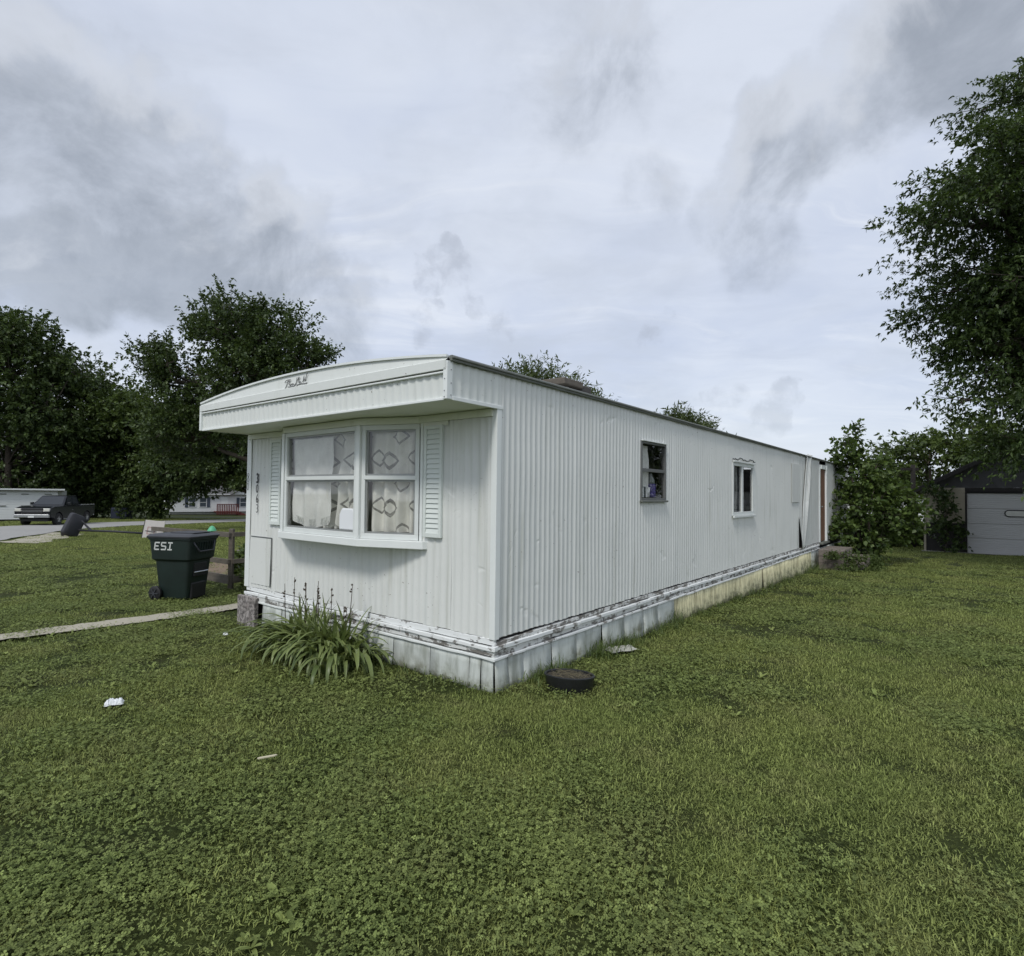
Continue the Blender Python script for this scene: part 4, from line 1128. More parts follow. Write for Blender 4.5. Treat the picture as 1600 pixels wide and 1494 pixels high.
# ------------------------------------------------------------------ pickup truck
def pickup():
    x, y = -30.6, 38.6
    t = empty('pickup_truck', (x, y, gzf(x, y)+.03), R(-78), 'black crew cab pickup truck parked across the road, facing the lawn', 'pickup truck')
    # lower body as cross-section loft, arches cut by the profile
    def arch(cx, r=.47, n=8): return [(cx+r*math.cos(R(180-180*i/n)), .42+r*math.sin(R(180-180*i/n))*1.0) for i in range(n+1)]
    prof = [(-2.78, .62), (-2.80, .86), (-2.78, 1.27), (-.98, 1.29), (-.95, 1.26), (1.05, 1.28), (1.45, 1.28), (2.35, 1.23), (2.70, 1.14), (2.80, .95), (2.80, .58), (2.36, .50)]
    prof += list(reversed(arch(1.78)))+list(reversed(arch(-1.72)))+[(-2.5, .54)]
    mb = MB(); n = len(prof); Y = [-.985, -.93, .93, .985]
    for yy in Y:
        k = 1.0 if abs(yy) < .95 else .985
        for (px, pz) in prof: mb.v.append((px*k if abs(yy) > .95 else px, yy, pz if abs(yy) < .95 else min(pz, 1.22) if pz > 1.0 else pz))
    for i in range(3):
        for j in range(n): mb.f.append((i*n+j, i*n+(j+1) % n, (i+1)*n+(j+1) % n, (i+1)*n+j))
    mb.f.append(tuple(range(n-1,-1,-1))); mb.f.append(tuple(3*n+j for j in range(n)))
    mb.build('body', 'truck_paint', t, bevel=.02)
    # cab greenhouse
    cab = MB()
    b = [(1.18, -.93, 1.26), (1.18, .93, 1.26), (-.98, .93, 1.28), (-.98, -.93, 1.28)]
    tp = [(.42, -.72, 1.90), (.42, .72, 1.90), (-.74, .74, 1.92), (-.74, -.74, 1.92)]
    cab.add(b+tp, [(3,2,1,0), (4,5,6,7), (0,1,5,4), (1,2,6,5), (2,3,7,6), (3,0,4,7)]).build('cab', 'truck_paint', t, bevel=.05, seg=3)
    def on(bq, tq, u0, u1, v0, v1, out):
        def P(u, v): return Vector(bq[0]).lerp(Vector(bq[1]), u).lerp(Vector(tq[0]).lerp(Vector(tq[1]), u), v)
        vs = [P(u0, v0), P(u1, v0), P(u1, v1), P(u0, v1)]
        o = Vector(out); m = MB(); m.add([p+o*.012 for p in vs]+[p-o*.01 for p in vs], [(0,1,2,3), (7,6,5,4), (0,4,5,1), (1,5,6,2), (2,6,7,3), (3,7,4,0)]); return m
    on((b[0], b[1]), (tp[0], tp[1]), .06, .94, .10, .90, (.7, 0, .7)).build('windscreen', 'truck_glass', t)
    for s, q in ((1, ((b[1], b[2]), (tp[1], tp[2]))), (-1, ((b[0], b[3]), (tp[0], tp[3])))):
        on(*q, .13, .46, .14, .86, (0, s, .3)).build('side_glass', 'truck_glass', t); on(*q, .52, .86, .14, .86, (0, s, .3)).build('side_glass', 'truck_glass', t)
        MB().box(.72, .86, s*.97 if s > 0 else -1.17, 1.17 if s > 0 else -.97, 1.30, 1.48).build('mirror', 'truck_paint', t, bevel=.03)
        MB().box(-.9, 1.2, s*.93-.06, s*.93+.06, .37, .43).build('running_board', 'chrome', t, bevel=.015)
        MB().box(-2.78, -1.0, s*.93-.03, s*.93+.03, 1.262, 1.325).build('bed_rail', 'chrome', t, bevel=.01)
        MB().box(2.62, 2.815, s*.78-.17, s*.78+.17, .93, 1.12).build('headlight', 'lamp_lens', t, bevel=.03)
        MB().box(-2.83, -2.74, s*.88-.07, s*.88+.07, .78, 1.08).build('tail_light', 'red_wood', t, bevel=.02)
        MB().box(-.02, .0, s*.987-.004, s*.987+.004, .5, 1.13).build('door_seam', 'bin_black', t); MB().box(.10, .28, s*.99-.012, s*.99+.012, .97, 1.0).build('door_handle', 'chrome', t)
        for wx in (1.78, -1.72):
            w = MB().lathe([(.20, -.12), (.36, -.125), (.395, -.10), (.40, 0), (.395, .10), (.36, .125), (.20, .12)], 28, (0, 0, 0), 'y').build('wheel', 'tyre', t, smooth=True, autosmooth=40); w.location = (wx, s*.87, .40)
            r = MB(); r.lathe([(.24, s*.05), (.24, s*.115), (.215, s*.118), (.205, s*.07), (.0, s*.07)], 24, (0, 0, 0), 'y')
            for i in range(5):
                a2 = i*2*math.pi/5+.3; r.bar((.03*math.cos(a2), s*.095, .03*math.sin(a2)), (.215*math.cos(a2), s*.105, .215*math.sin(a2)), .03, .07, (-math.sin(a2), 0, math.cos(a2)))
            r.lathe([(.055, s*.12), (.0, s*.125)], 12, (0, 0, 0), 'y'); r.build('rim', 'chrome', w)
    MB().box(2.70, 2.90, -.96, .96, .54, .76).build('bumper', 'chrome', t, bevel=.04)
    MB().box(2.74, 2.825, -.58, .58, .78, 1.14).build('grille', 'bin_black', t, bevel=.02)
    MB().box(2.826, 2.84, -.56, .56, .95, .975).build('grille_bar', 'chrome', t)
    MB().box(2.901, 2.912, -.16, .16, .55, .66).build('number_plate', 'white_print', t)
    MB().box(-2.90, -2.78, -.9, .9, .50, .66).build('rear_bumper', 'chrome', t, bevel=.03)
    MB().box(-2.66, 2.5, -.72, .72, .30, .46).build('underbody', 'bin_black', t)
    MB().box(-2.72, -1.02, -.9, .9, 1.28, 1.293).build('bed_floor', 'bin_black', t)
pickup()

# ------------------------------------------------------------------ buildings
def lap_wall(mb, p0, p1, z0, z1, board=.12, out=.012):
    """lap siding boards between two ground points (local), facing to the right-hand side of p0->p1"""
    a = Vector((p0[0], p0[1], 0)); b = Vector((p1[0], p1[1], 0)); d = (b-a).normalized(); nr = Vector((d.y, -d.x, 0))
    z = z0
    while z < z1-.005:
        e = min(z1, z+board)
        q = [a+nr*out+Vector((0,0,z)), b+nr*out+Vector((0,0,z)), b+nr*.002+Vector((0,0,e)), a+nr*.002+Vector((0,0,e)), a-nr*.06+Vector((0,0,z)), b-nr*.06+Vector((0,0,z)), b-nr*.06+Vector((0,0,e)), a-nr*.06+Vector((0,0,e))]
        mb.add(q, [(0,1,2,3), (7,6,5,4), (0,4,5,1), (1,5,6,2), (2,6,7,3), (3,7,4,0)]); z = e
    return mb
# white shed at the far left
x0, y0 = -38.05, 44.2
shed = empty('white_shed', (x0, y0, gzf(x0, y0)), R(38), 'low white flat-roofed shed behind the black pickup', 'shed')
lap_wall(MB(), (-4.0, 0), (2.35, 0), .15, 2.35, .19).build('wall', 'white_wall', shed)
lap_wall(MB(), (2.35, .002), (2.9, 4.0), .15, 2.35, .19).build('wall', 'white_wall', shed)
MB().box(-4.2, 2.75, -.35, 4.3, 2.36, 2.50).build('roof', 'roof_grey', shed, bevel=.02); MB().box(-4.22, 2.78, -.39, -.351, 2.40, 2.52).build('roof_fascia', 'white_wall', shed)
MB().box(-4.0, 2.3, .05, 3.9, -.1, .149).build('plinth', 'old_plywood', shed); MB().box(-2.9, -1.75, -.03, .02, .16, 2.1).build('doorway', 'dark_gap', shed)
for (x, z) in ((-.95, 2.05), (.35, 2.05), (1.75, 2.05), (-.95, 1.15), (.35, 1.15)): MB().box(x-.22, x+.22, -.05, -.013, z, z+.07).build('wall_vent', 'roof_lip', shed)
tl = MB().bar((0, 0, 0), (-.25, 0, 1.25), .10, .12, (0, 1, 0)).build('leaning_board', 'grey_wood', None); tl.location = at(-34.9, 43.0); tag(tl, 'weathered board leaning in front of the white shed', 'board')

# white house across the road
hx, hy = -45.4, 76.0
hz_ = gzf(hx, hy)
hs = empty('white_house', (hx, hy, hz_+.05), R(38), 'white single-storey house with dark shutters and red deck, across the road', 'house')
lap_wall(MB(), (0, 0), (14, 0), .35, 2.75, .24).build('wall', 'far_white', hs); lap_wall(MB(), (0, 6), (0, .002), .35, 2.75, .24).build('wall', 'far_white', hs)
MB().box(.05, 14, .07, 6, .0, .35).build('foundation', 'roof_lip', hs)
rf = MB(); rf.add([(-.4,-.4,2.76),(14.4,-.4,2.76),(14.4,6.4,2.76),(-.4,6.4,2.76),(-.4,3,4.1),(14.4,3,4.1)], [(0,1,5,4),(2,3,4,5),(0,4,3),(1,2,5),(3,2,1,0)]); rf.build('roof', 'roof_grey', hs)
MB().box(-.42, 14.42, -.44, -.401, 2.68, 2.80).build('eave_board', 'far_white', hs)
def house_window(x0, x1, z0, z1, shut):
    w = MB(); f = .07; w.box(x0, x1, -.07, -.014, z0, z0+f).box(x0, x1, -.07, -.014, z1-f, z1).box(x0, x0+f, -.07, -.014, z0+f, z1-f).box(x1-f, x1, -.07, -.014, z0+f, z1-f).box(x0+f, x1-f, -.06, -.02, (z0+z1)/2-.03, (z0+z1)/2+.03)
    o = w.build('window', 'far_white', hs); MB().box(x0+f, x1-f, -.035, -.02, z0+f, z1-f).build('pane', 'window_dark', o)
    for s in shut: MB().box(*( (x0-.42, x0-.04) if s < 0 else (x1+.04, x1+.42)), -.06, -.014, z0, z1).build('shutter', 'blue_shutter', o)
house_window(2.2, 3.1, .95, 2.3, (-1,)); house_window(3.5, 4.4, .95, 2.3, (1,)); house_window(8.6, 9.5, .95, 2.3, (-1, 1)); house_window(11.5, 12.4, .95, 2.3, (-1, 1))
MB().box(6.2, 7.1, -.05, -.014, .36, 2.35).build('door', 'window_white', hs)
gb = MB(); gb.add([(7.4,-.5,2.76),(12.8,-.5,2.76),(10.1,-.5,4.25),(7.4,3,2.76),(12.8,3,2.76),(10.1,3,4.25)], [(0,1,2),(5,4,3),(0,3,4,1)]); gb.build('gable', 'far_white', hs)
gr = MB(); gr.add([(7.1,-.75,2.66),(10.1,-.75,4.36),(13.1,-.75,2.66),(7.1,3,2.66),(10.1,3,4.36),(13.1,3,2.66),(7.1,-.75,2.52),(10.1,-.75,4.22),(13.1,-.75,2.52),(7.1,3,2.52),(10.1,3,4.22),(13.1,3,2.52)], [(0,1,4,3),(1,2,5,4),(0,6,7,1),(1,7,8,2),(6,9,10,7),(7,10,11,8)]); gr.build('gable_roof', 'roof_grey', hs)
dk = MB(); dk.box(5.3, 8.0, -2.0, -.08, .30, .42); dko = dk.build('deck', 'red_wood', hs)
for x in np.arange(5.35, 8.0, .22): MB().box(x-.07, x+.07, -2.03, -2.001, .0, 1.35).build('deck_board', 'red_wood', dko)
MB().box(5.3, 8.0, -2.09, -2.031, 1.35, 1.45).build('deck_rail', 'red_wood', dko)
for i in range(3): MB().box(8.02, 8.45+.35*i, -1.9, -.3, .30-.14*(i+1), .30-.14*i-.01).build('deck_step', 'red_wood', dko)
MB().box(9.2, 9.35, -1.95, -1.8, -.1, 1.2).build('deck_post', 'red_wood', dko)
# dark box under the broad tree
db = MB().box(-.75, .75, -.5, .5, 0, 1.1).build('dark_box', 'blue_box', None, bevel=.12, seg=3); db.location = at(-36.4, 53.5); tag(db, 'dark bluish storage box in the shade under the broad trees', 'storage box')

# garage at the right
gx, gy = 16.08, 22.3
gzr = gzf(gx, gy)
gar = empty('garage', (gx, gy, gzr), -A, 'old garage with white overhead door and tan lap siding, half under the tree', 'garage')
GW, GD, GH = 5.5, 6.5, 2.46
DX0, DX1, DH = 1.30, 4.15, 2.26
for (p0, p1) in ((0.0, DX0-.06), (DX1+.06, GW)):
    z = 1.12; i = 0
    while z < GH-.01:
        e = min(GH, z+.105)
        MB().add([(p0,-.034,z),(p1,-.034,z),(p1,-.004,e),(p0,-.004,e),(p0,.05,z),(p1,.05,z),(p1,.05,e),(p0,.05,e)], [(0,1,2,3),(7,6,5,4),(0,4,5,1),(1,5,6,2),(2,6,7,3),(3,7,4,0)]).build('siding_board', 'tan_siding', gar); z = e
    MB().box(p0+.01, p1-.002, .0, .06, -.1, 1.119).build('bare_sheathing', 'old_plywood', gar)
MB().prism([(0.0, GH+.002), (GW, GH+.002), (GW/2, GH+.565*GW/2)], .01, .06, 'y').build('gable_wall', 'gable_grey', gar)
MB().box(DX0-.06, DX1+.06, -.0, .06, DH+.06, GH).build('header', 'old_plywood', gar)
MB().box(0, .06, .062, GD, -.1, GH).build('wall', 'tan_siding', gar); MB().box(GW-.06, GW, .062, GD, -.1, GH).build('wall', 'tan_siding', gar); MB().box(.061, GW-.061, GD-.06, GD, -.1, GH).build('wall', 'tan_siding', gar)
for s in (0, 1):
    sl_ = .565; ov = .42
    pts = [(-ov, GH-ov*sl_+.02), (GW/2, GH+sl_*GW/2+.02), (GW/2, GH+sl_*GW/2+.14), (-ov, GH-ov*sl_+.12)]
    if s: pts = [(GW-p[0], p[1]) for p in pts]
    pts = [(p[0], p[1]) for p in pts]
    MB().prism(pts, -.34, GD+.2, 'y').build('roof_slope', 'shingle', gar)
    q = [(-ov-.01, GH-ov*sl_-.05), (GW/2, GH+sl_*GW/2-.05), (GW/2, GH+sl_*GW/2+.10), (-ov-.01, GH-ov*sl_+.09)]
    if s: q = [(GW-p[0], p[1]) for p in q]
    MB().prism(q, -.375, -.341, 'y').build('rake_board', 'old_plywood', gar)
MB().box(-.02, .05, -.04, -.023, .0, GH).build('corner_board', 'tan_siding', gar)
for (x0_, x1_) in ((DX0-.06, DX0), (DX1, DX1+.06)): MB().box(x0_, x1_, -.03, .06, -.05, DH+.06).build('door_jamb', 'old_plywood', gar)
MB().box(DX0, DX1, -.028, .06, DH, DH+.06).build('door_jamb', 'dark_gap', gar)
hts = [0, .60, 1.14, 1.70, DH]
for i in range(4):
    p = MB(); z0_, z1_ = hts[i]+.006, hts[i+1]-.006
    n = 7
    zz = [z0_+(z1_-z0_)*q/(n*2) for q in range(n*2+1)]
    for q, z in enumerate(zz):
        o = .02+(.006 if q % 2 else 0)
        p.v += [(DX0+.004, o, z), (DX1-.004, o, z)]
    for q in range(n*2): p.f.append((2*q, 2*q+1, 2*q+3, 2*q+2))
    nb = len(p.v); p.v += [(DX0+.004, .055, z0_), (DX1-.004, .055, z0_), (DX1-.004, .055, z1_), (DX0+.004, .055, z1_)]
    p.f += [(nb+3, nb+2, nb+1, nb), (0, nb, nb+1, 1), (n*4, n*4+1, nb+2, nb+3)]
    p.build('door_panel', 'garage_white', gar)
def stadium(x0, x1, z0, z1, n=8):
    r = (z1-z0)/2; zc = (z0+z1)/2
    return [(x1-r+r*math.cos(R(-90+180*i/n)), zc+r*math.sin(R(-90+180*i/n))) for i in range(n+1)]+[(x0+r+r*math.cos(R(90+180*i/n)), zc+r*math.sin(R(90+180*i/n))) for i in range(n+1)]
for x in (2.36, 3.30):
    gw = MB().prism(stadium(x, x+.75, 1.40, 1.66), .002, .018, 'y').build('door_window', 'bin_black', gar)
    MB().prism(stadium(x+.035, x+.715, 1.435, 1.625), -.004, .0015, 'y').build('pane', 'lamp_lens', gw)
MB().box(-.1, GW+.1, -.12, .0, -.12, .03).build('slab_edge', 'concrete', gar)
# pale building beyond
fb = empty('pale_building', at(29.5, 44.0), R(-30), 'pale low building glimpsed between the bush and the garage', 'building')
lap_wall(MB(), (-7, 0), (6, 0), .2, 2.7, .25).build('wall', 'far_white', fb); MB().box(-7, 6, .07, 5, -.2, .19).build('foundation', 'roof_lip', fb)
MB().add([(-7.3,-.4,2.7),(6.3,-.4,2.7),(6.3,5.4,2.7),(-7.3,5.4,2.7),(-7.3,2.5,3.9),(6.3,2.5,3.9)], [(0,1,5,4),(2,3,4,5),(0,4,3),(1,2,5),(3,2,1,0)]).build('roof', 'roof_grey', fb)
for x in (-4.5, -1.0, 3.0): MB().box(x, x+1.0, -.05, -.014, 1.1, 2.1).build('window', 'window_dark', fb)
# wooden pole
pl = empty('wooden_pole', at(17.33, 24.7), 0, 'short dark wooden pole between the bush and the garage', 'pole')
MB().tube([(0, 0, -.2), (0, 0, 3.55)], [.11, .09], 10).build('pole_shaft', 'pole_wood', pl, smooth=True); MB().box(-.5, .22, -.06, .06, 3.3, 3.42).build('cross_arm', 'pole_wood', pl)
# steps by the side door
st_ = empty('brick_steps', home_to_world(13.3, -.05, hg(13.3, -.4)), HROT, 'two rough brick and block steps below the brown side door', 'steps')
rng = random.Random(8)
def course(x0, x1, y0, y1, z0, z1, n):
    w = (x1-x0)/n
    for i in range(n):
        MB().box(x0+i*w+.006, x0+(i+1)*w-.006, y0+rng.uniform(-.012, .012), y1, z0+.004, z1-.004+rng.uniform(-.006, .006)).build('block', 'step_stone', st_, bevel=.008)
for j in range(3): course(-.55, .80, -.62, -.06, j*.175, (j+1)*.175, 4)
for j in range(2): course(.82, 1.55, -.95, -.06, j*.15, (j+1)*.15, 3)
course(-.2, .81, -.95, -.63, 0, .15, 3)
pt = MB().lathe([(0, 0), (.15, 0), (.20, .36), (.215, .36), (.215, .39), (.19, .39), (.18, .33), (0, .32)], 24).build('plant_pot', 'tub_rubber', None, smooth=True, autosmooth=40)
pt.location = at(10.35, 17.0); tag(pt, 'black plastic plant pot at the foot of the young tree', 'plant pot')

# ------------------------------------------------------------------ vegetation helpers
MAPLE = (np.array([(0,0,0),(.26,.10,.03),(.50,.46,.07),(.19,.50,.01),(0,1,-.06),(-.19,.50,.01),(-.50,.46,.07),(-.26,.10,.03)], float), np.array([(0,1,2),(0,2,3),(0,3,4),(0,4,5),(0,5,6),(0,6,7)]))
OVAL = (np.array([(0,0,0),(.30,.38,.07),(0,1,-.05),(-.30,.38,.07)], float), np.array([(0,1,2),(0,2,3)]))
LANCE = (np.array([(0,0,0),(.20,.30,.05),(.13,.62,.03),(0,1,-.06),(-.13,.62,.03),(-.20,.30,.05)], float), np.array([(0,1,2),(0,2,3),(0,3,4),(0,4,5)]))
SLIM = (np.array([(0,0,0),(.13,.42,.03),(0,1,-.05),(-.13,.42,.03)], float), np.array([(0,1,2),(0,2,3)]))
BROAD = (np.array([(0,0,0),(.30,.22,.05),(.34,.58,.07),(0,1,-.06),(-.34,.58,.07),(-.30,.22,.05)], float), np.array([(0,1,2),(0,2,3),(0,3,4),(0,4,5)]))

def unit(v): return v/np.maximum(np.linalg.norm(v, axis=-1, keepdims=True), 1e-9)
def leaves_mesh(P, D, Nn, size, tint, tpl):
    """P points, D leaf directions, Nn approximate leaf normals"""
    tv, tf = tpl; D = unit(D); X = unit(np.cross(D, Nn)); Z = np.cross(X, D)
    n = len(P); k = len(tv)
    V = P[:,None,:]+size[:,None,None]*(tv[None,:,0,None]*X[:,None,:]+tv[None,:,1,None]*D[:,None,:]+tv[None,:,2,None]*Z[:,None,:])
    T = (tf[None,:,:]+(np.arange(n)*k)[:,None,None]).reshape(-1, 3)
    return V.reshape(-1, 3), T, np.repeat(tint, k)

def make_tree(name, label, base, lobes, trunk_r, mat, tpl, leaf, sprays, per, seed, group=None, cat='tree', droop=.25, spray_len=.9, sub=16, sub_r=.42, trunk_top=None, floor=.6, lean=(0, 0), up=.35, trunks=1, tight=.05, flat=.8, hang=.45, reach=(.45, .86)):
    """lobes: (x, y, z, rx, ry, rz) relative to the base"""
    rng = np.random.default_rng(seed)
    root = empty(name, base, 0, label, cat, group)
    vol = np.array([l[3]*l[4]*l[5] for l in lobes])**(2/3); share = vol/vol.sum()
    Pl, Dl, Nl, Sl, Tl = [], [], [], [], []
    limbs = MB(); 
    top = trunk_top or max(l[2] for l in lobes)*.75
    for tk in range(trunks):
        o = np.array([0, 0, 0.]) if trunks == 1 else np.array([rng.normal(0, .25), rng.normal(0, .25), 0])
        tpts = [(o[0]*(1+2*t)+lean[0]*t+.06*math.sin(t*5+tk), o[1]*(1+2*t)+lean[1]*t+.06*math.cos(t*4+tk), -.1+(top+.1)*t) for t in [i/7 for i in range(8)]]
        limbs.tube(tpts, [trunk_r*(1.25 if i == 0 else 1)*(1-.085*i) for i in range(8)], 10)
    for li, l in enumerate(lobes):
        c = np.array(l[:3]); r = np.array(l[3:])
        # main limb of the lobe
        s = np.array([lean[0]*.5, lean[1]*.5, min(top*.8, max(.5, c[2]-r[2]*.9))])
        mid = (s+c)/2+rng.normal(0, .12, 3)*r; 
        limbs.tube([s, mid, c+np.array([0, 0, r[2]*.35])], [trunk_r*.55, trunk_r*.36, trunk_r*.12], 7)
        ns = max(6, int(sub*share[li]*len(lobes)))
        for q in range(ns):
            d = unit(rng.normal(0, 1, 3)); d[2] = d[2]*.9+.12; d = unit(d)
            sc = c+d*r*rng.uniform(*reach)
            sr = r*sub_r*rng.uniform(.6, 1.25); sr[2] *= flat
            if sc[2]-sr[2] < floor: sc[2] = floor+sr[2]*rng.uniform(.8, 1.1)
            limbs.tube([c*.7+mid*.3, (c+sc)/2+rng.normal(0, .05, 3)*r, sc], [trunk_r*.22, trunk_r*.14, trunk_r*.05], 5)
            k = max(5, int(sprays*share[li]/ns))
            dd = unit(rng.normal(0, 1, (k, 3))); rr = rng.random((k, 1))**.42
            tips = sc+dd*rr*sr
            out = unit(tips-c*1.0+rng.normal(0, .25, (k, 3))*r)
            ax = unit(out*.75+dd*.45+np.array([0, 0, up])+rng.normal(0, .28, (k, 3)))
            ln = spray_len*rng.uniform(.45, 1.25, (k, 1))
            for w in (0,):
                m = per
                t = (rng.integers(0, 3, (k, m, 1))+1)/3.0*rng.uniform(.92, 1.0, (k, m, 1))
                pos = tips[:,None,:]+ax[:,None,:]*ln[:,None,:]*t+rng.normal(0, tight, (k, m, 3))*spray_len+np.repeat(rng.normal(0, .05, (k, 1, 3)), m, 1)*spray_len
                pos[:,:,2] -= droop*(t[:,:,0]**2)*ln
                ld = unit(ax[:,None,:]*.6+rng.normal(0, .55, (k, m, 3))-np.array([0, 0, hang]))
                nn = unit(np.array([0, 0, 1.])+rng.normal(0, .55, (k, m, 3)))
                Pl.append(pos.reshape(-1, 3)); Dl.append(ld.reshape(-1, 3)); Nl.append(nn.reshape(-1, 3))
                Sl.append(leaf*rng.uniform(.6, 1.3, k*m))
                cl = rng.uniform(-.18, .18, (k, 1))+rng.normal(0, .07)
                Tl.append(np.clip(.45+cl+rng.normal(0, .2, (k, m)), 0, 1).ravel())
            if k >= 5 and trunk_r > .03:
                for t_ in range(0, min(k, 5)):
                    e = tips[t_]+ax[t_]*ln[t_]*.7
                    limbs.tube([sc, (sc+tips[t_])/2, e], [trunk_r*.05+.004, trunk_r*.03+.003, .003], 4, cap=False)
    P = np.concatenate(Pl); keep = P[:,2] > floor*.35
    V, T, tn = leaves_mesh(P[keep], np.concatenate(Dl)[keep], np.concatenate(Nl)[keep], np.concatenate(Sl)[keep], np.concatenate(Tl)[keep], tpl)
    limbs.build('trunk', 'bark', root, smooth=True)
    fast_mesh('crown', V, T, mat, tn, root)
    return root

# ------------------------------------------------------------------ trees
make_tree('maple_tree', 'tall dark maple towering over the garage at the right', at(16.85, 16.2),
          [(0, 0, 9.2, 4.0, 4.0, 4.4), (-3.5, -.6, 9.6, 2.7, 2.2, 1.2), (-3.3, -.5, 7.6, 2.2, 2.0, 1.1), (-2.9, -.5, 5.9, 2.3, 2.0, 1.1), (-3.1, -.8, 11.1, 2.2, 2.0, 1.0), (-1.6, -.9, 13.3, 1.9, 1.9, 1.6), (.4, -1.2, 6.2, 3.3, 3.0, 2.5), (-2.1, -1.0, 4.6, 2.4, 2.2, 1.1), (-2.0, -1.1, 3.5, 2.1, 1.6, .8), (-.9, -1.6, 2.9, 1.9, 1.6, .7), (-1.2, -.8, 7.6, 2.8, 2.4, 2.4), (-1.4, -.9, 10.4, 2.6, 2.3, 1.8)],
          .30, 'leaf_maple', LANCE, .132, 12500, 17, 11, reach=(.38, .98), droop=.34, spray_len=.66, sub=24, sub_r=.38, floor=1.9, up=.15, flat=.6, tight=.035, hang=.6)
make_tree('young_tree', 'bushy young tree hiding the far end of the mobile home', at(10.35, 16.9),
          [(-.15, 0, 1.5, 1.0, .9, 1.3), (.8, .1, 1.5, .85, .8, .8), (-.40, 0, 3.35, .36, .36, .8), (-.38, 0, 2.75, .55, .5, .6), (.1, 0, 2.6, .62, .6, .7), (-.4, -.35, .8, .75, .7, .6), (1.15, .3, 1.9, .5, .5, .5), (.75, 0, .85, .7, .6, .45)],
          .05, 'leaf_bush', BROAD, .12, 1350, 7, 21, droop=.3, spray_len=.36, sub=11, sub_r=.42, floor=.22, up=.4, cat='tree', trunks=3, trunk_top=2.2)
make_tree('broad_tree', 'tall two-lobed tree rising behind the left end of the mobile home', at(-14.0, 32.5),
          [(-.9, 0, 9.4, 3.5, 3.2, 3.3), (-4.7, 0, 8.4, 2.3, 2.3, 2.6), (2.1, 0, 8.6, 1.9, 1.9, 2.2), (-1.2, 0, 6.2, 4.6, 3.2, 2.2), (-2.5, .3, 11.0, 1.9, 1.8, 1.7), (.3, -.2, 11.2, 1.7, 1.7, 1.6), (-4.6, 0, 5.4, 2.6, 2.4, 1.9)],
          .30, 'leaf_far', OVAL, .19, 4800, 16, 31, group='trees along the road', reach=(.4, 1.02), droop=.06, spray_len=.9, sub=19, sub_r=.36, floor=3.6, up=.75)
far = [('tallest dark tree at the far left edge above the white shed', (-45.0, 51.0), [(0, 0, 13.2, 5.0, 4.5, 5.4), (-4, 0, 14.2, 4, 4, 4.7), (4.2, -.5, 10.4, 3.4, 3.0, 4.6), (0, 0, 5.0, 7.0, 4, 4.4)], 'leaf_far', 41),
       ('dense dark tree standing directly behind the black pickup', (-42.0, 57.0), [(0, 0, 10.6, 4.8, 4.2, 4.6), (-3.5, 0, 6.0, 3.8, 3.4, 4.6), (2.8, 0, 6.0, 3.8, 3.2, 5.0), (0, -.5, 3.0, 6.0, 3.0, 2.6)], 'leaf_far', 42),
       ('lighter green broad tree left of the white house', (-37.2, 55.5), [(1.0, 0, 8.9, 4.6, 4.0, 3.9), (-3.0, 0, 5.6, 3.8, 3.2, 4.2), (4.6, 0, 6.8, 3.6, 3.2, 3.6), (2.0, 0, 4.4, 4.6, 3.0, 2.4)], 'leaf_far_light', 43),
       ('tree with low boughs hanging in front of the white house', (-23.2, 52.0), [(-2.4, 0, 8.0, 4.6, 3.8, 4.0), (-6.0, 0, 5.0, 3.4, 2.8, 2.6), (1.4, 0, 5.2, 3.2, 3.0, 2.6), (-3.4, 0, 3.9, 4.4, 3.0, 1.8), (-6.6, 0, 3.7, 3.0, 2.5, 1.4), (0, 0, 3.5, 2.6, 2.4, 1.1)], 'leaf_far', 44)]
for lb, (x, y), lobes, mt, sd in far:
    make_tree('roadside_tree', lb, at(x, y), lobes, .33, mt, OVAL, .33, 5200, 11, sd, group='trees along the road', droop=.15, spray_len=1.0, sub=17, sub_r=.46, floor=.5 if sd in (41, 42) else 1.9, up=.4)
for i, (x, y, lb) in enumerate([(-34.6, 54.2, 'dark low shrub at the foot of the roadside trees, right of the dark box'), (-39.6, 55.5, 'dark low shrub at the foot of the roadside trees, behind the pickup bed'), (-44.0, 53.0, 'dark low shrub at the foot of the roadside trees, behind the white shed')]):
    make_tree('roadside_shrub', lb, at(x, y), [(0, 0, 1.9, 2.0, 1.5, 1.9), (1.4, 0, 1.4, 1.5, 1.3, 1.4), (-1.4, 0, 1.6, 1.5, 1.3, 1.6)], .08, 'leaf_far', OVAL, .28, 800, 10, 51+i, cat='shrub', group='shrubs under the roadside trees', spray_len=.6, sub=8, floor=.2)
make_tree('willow_tree', 'light feathery tree showing above the roof near the vent', at(.85, 22.5), [(-.4, 0, 5.0, 2.0, 1.8, 1.5), (1.2, 0, 4.6, 1.5, 1.5, 1.3), (-1.5, 0, 4.6, 1.2, 1.3, 1.3)], .14, 'leaf_willow', SLIM, .21, 2600, 16, 61, droop=-.05, spray_len=.95, sub=15, sub_r=.42, floor=1.5, up=1.1)
make_tree('willow_tree', 'smaller rounded tree showing above the roof beyond the vent', at(9.1, 30.5), [(-.2, 0, 4.8, 1.8, 1.7, 1.6), (1.1, 0, 4.3, 1.3, 1.4, 1.4), (-1.4, 0, 4.7, 1.3, 1.2, 1.4), (-.6, 0, 5.2, 1.3, 1.2, 1.2)], .14, 'leaf_willow', SLIM, .24, 2400, 15, 62, droop=0, spray_len=.75, sub=15, sub_r=.42, floor=1.5, up=.8)
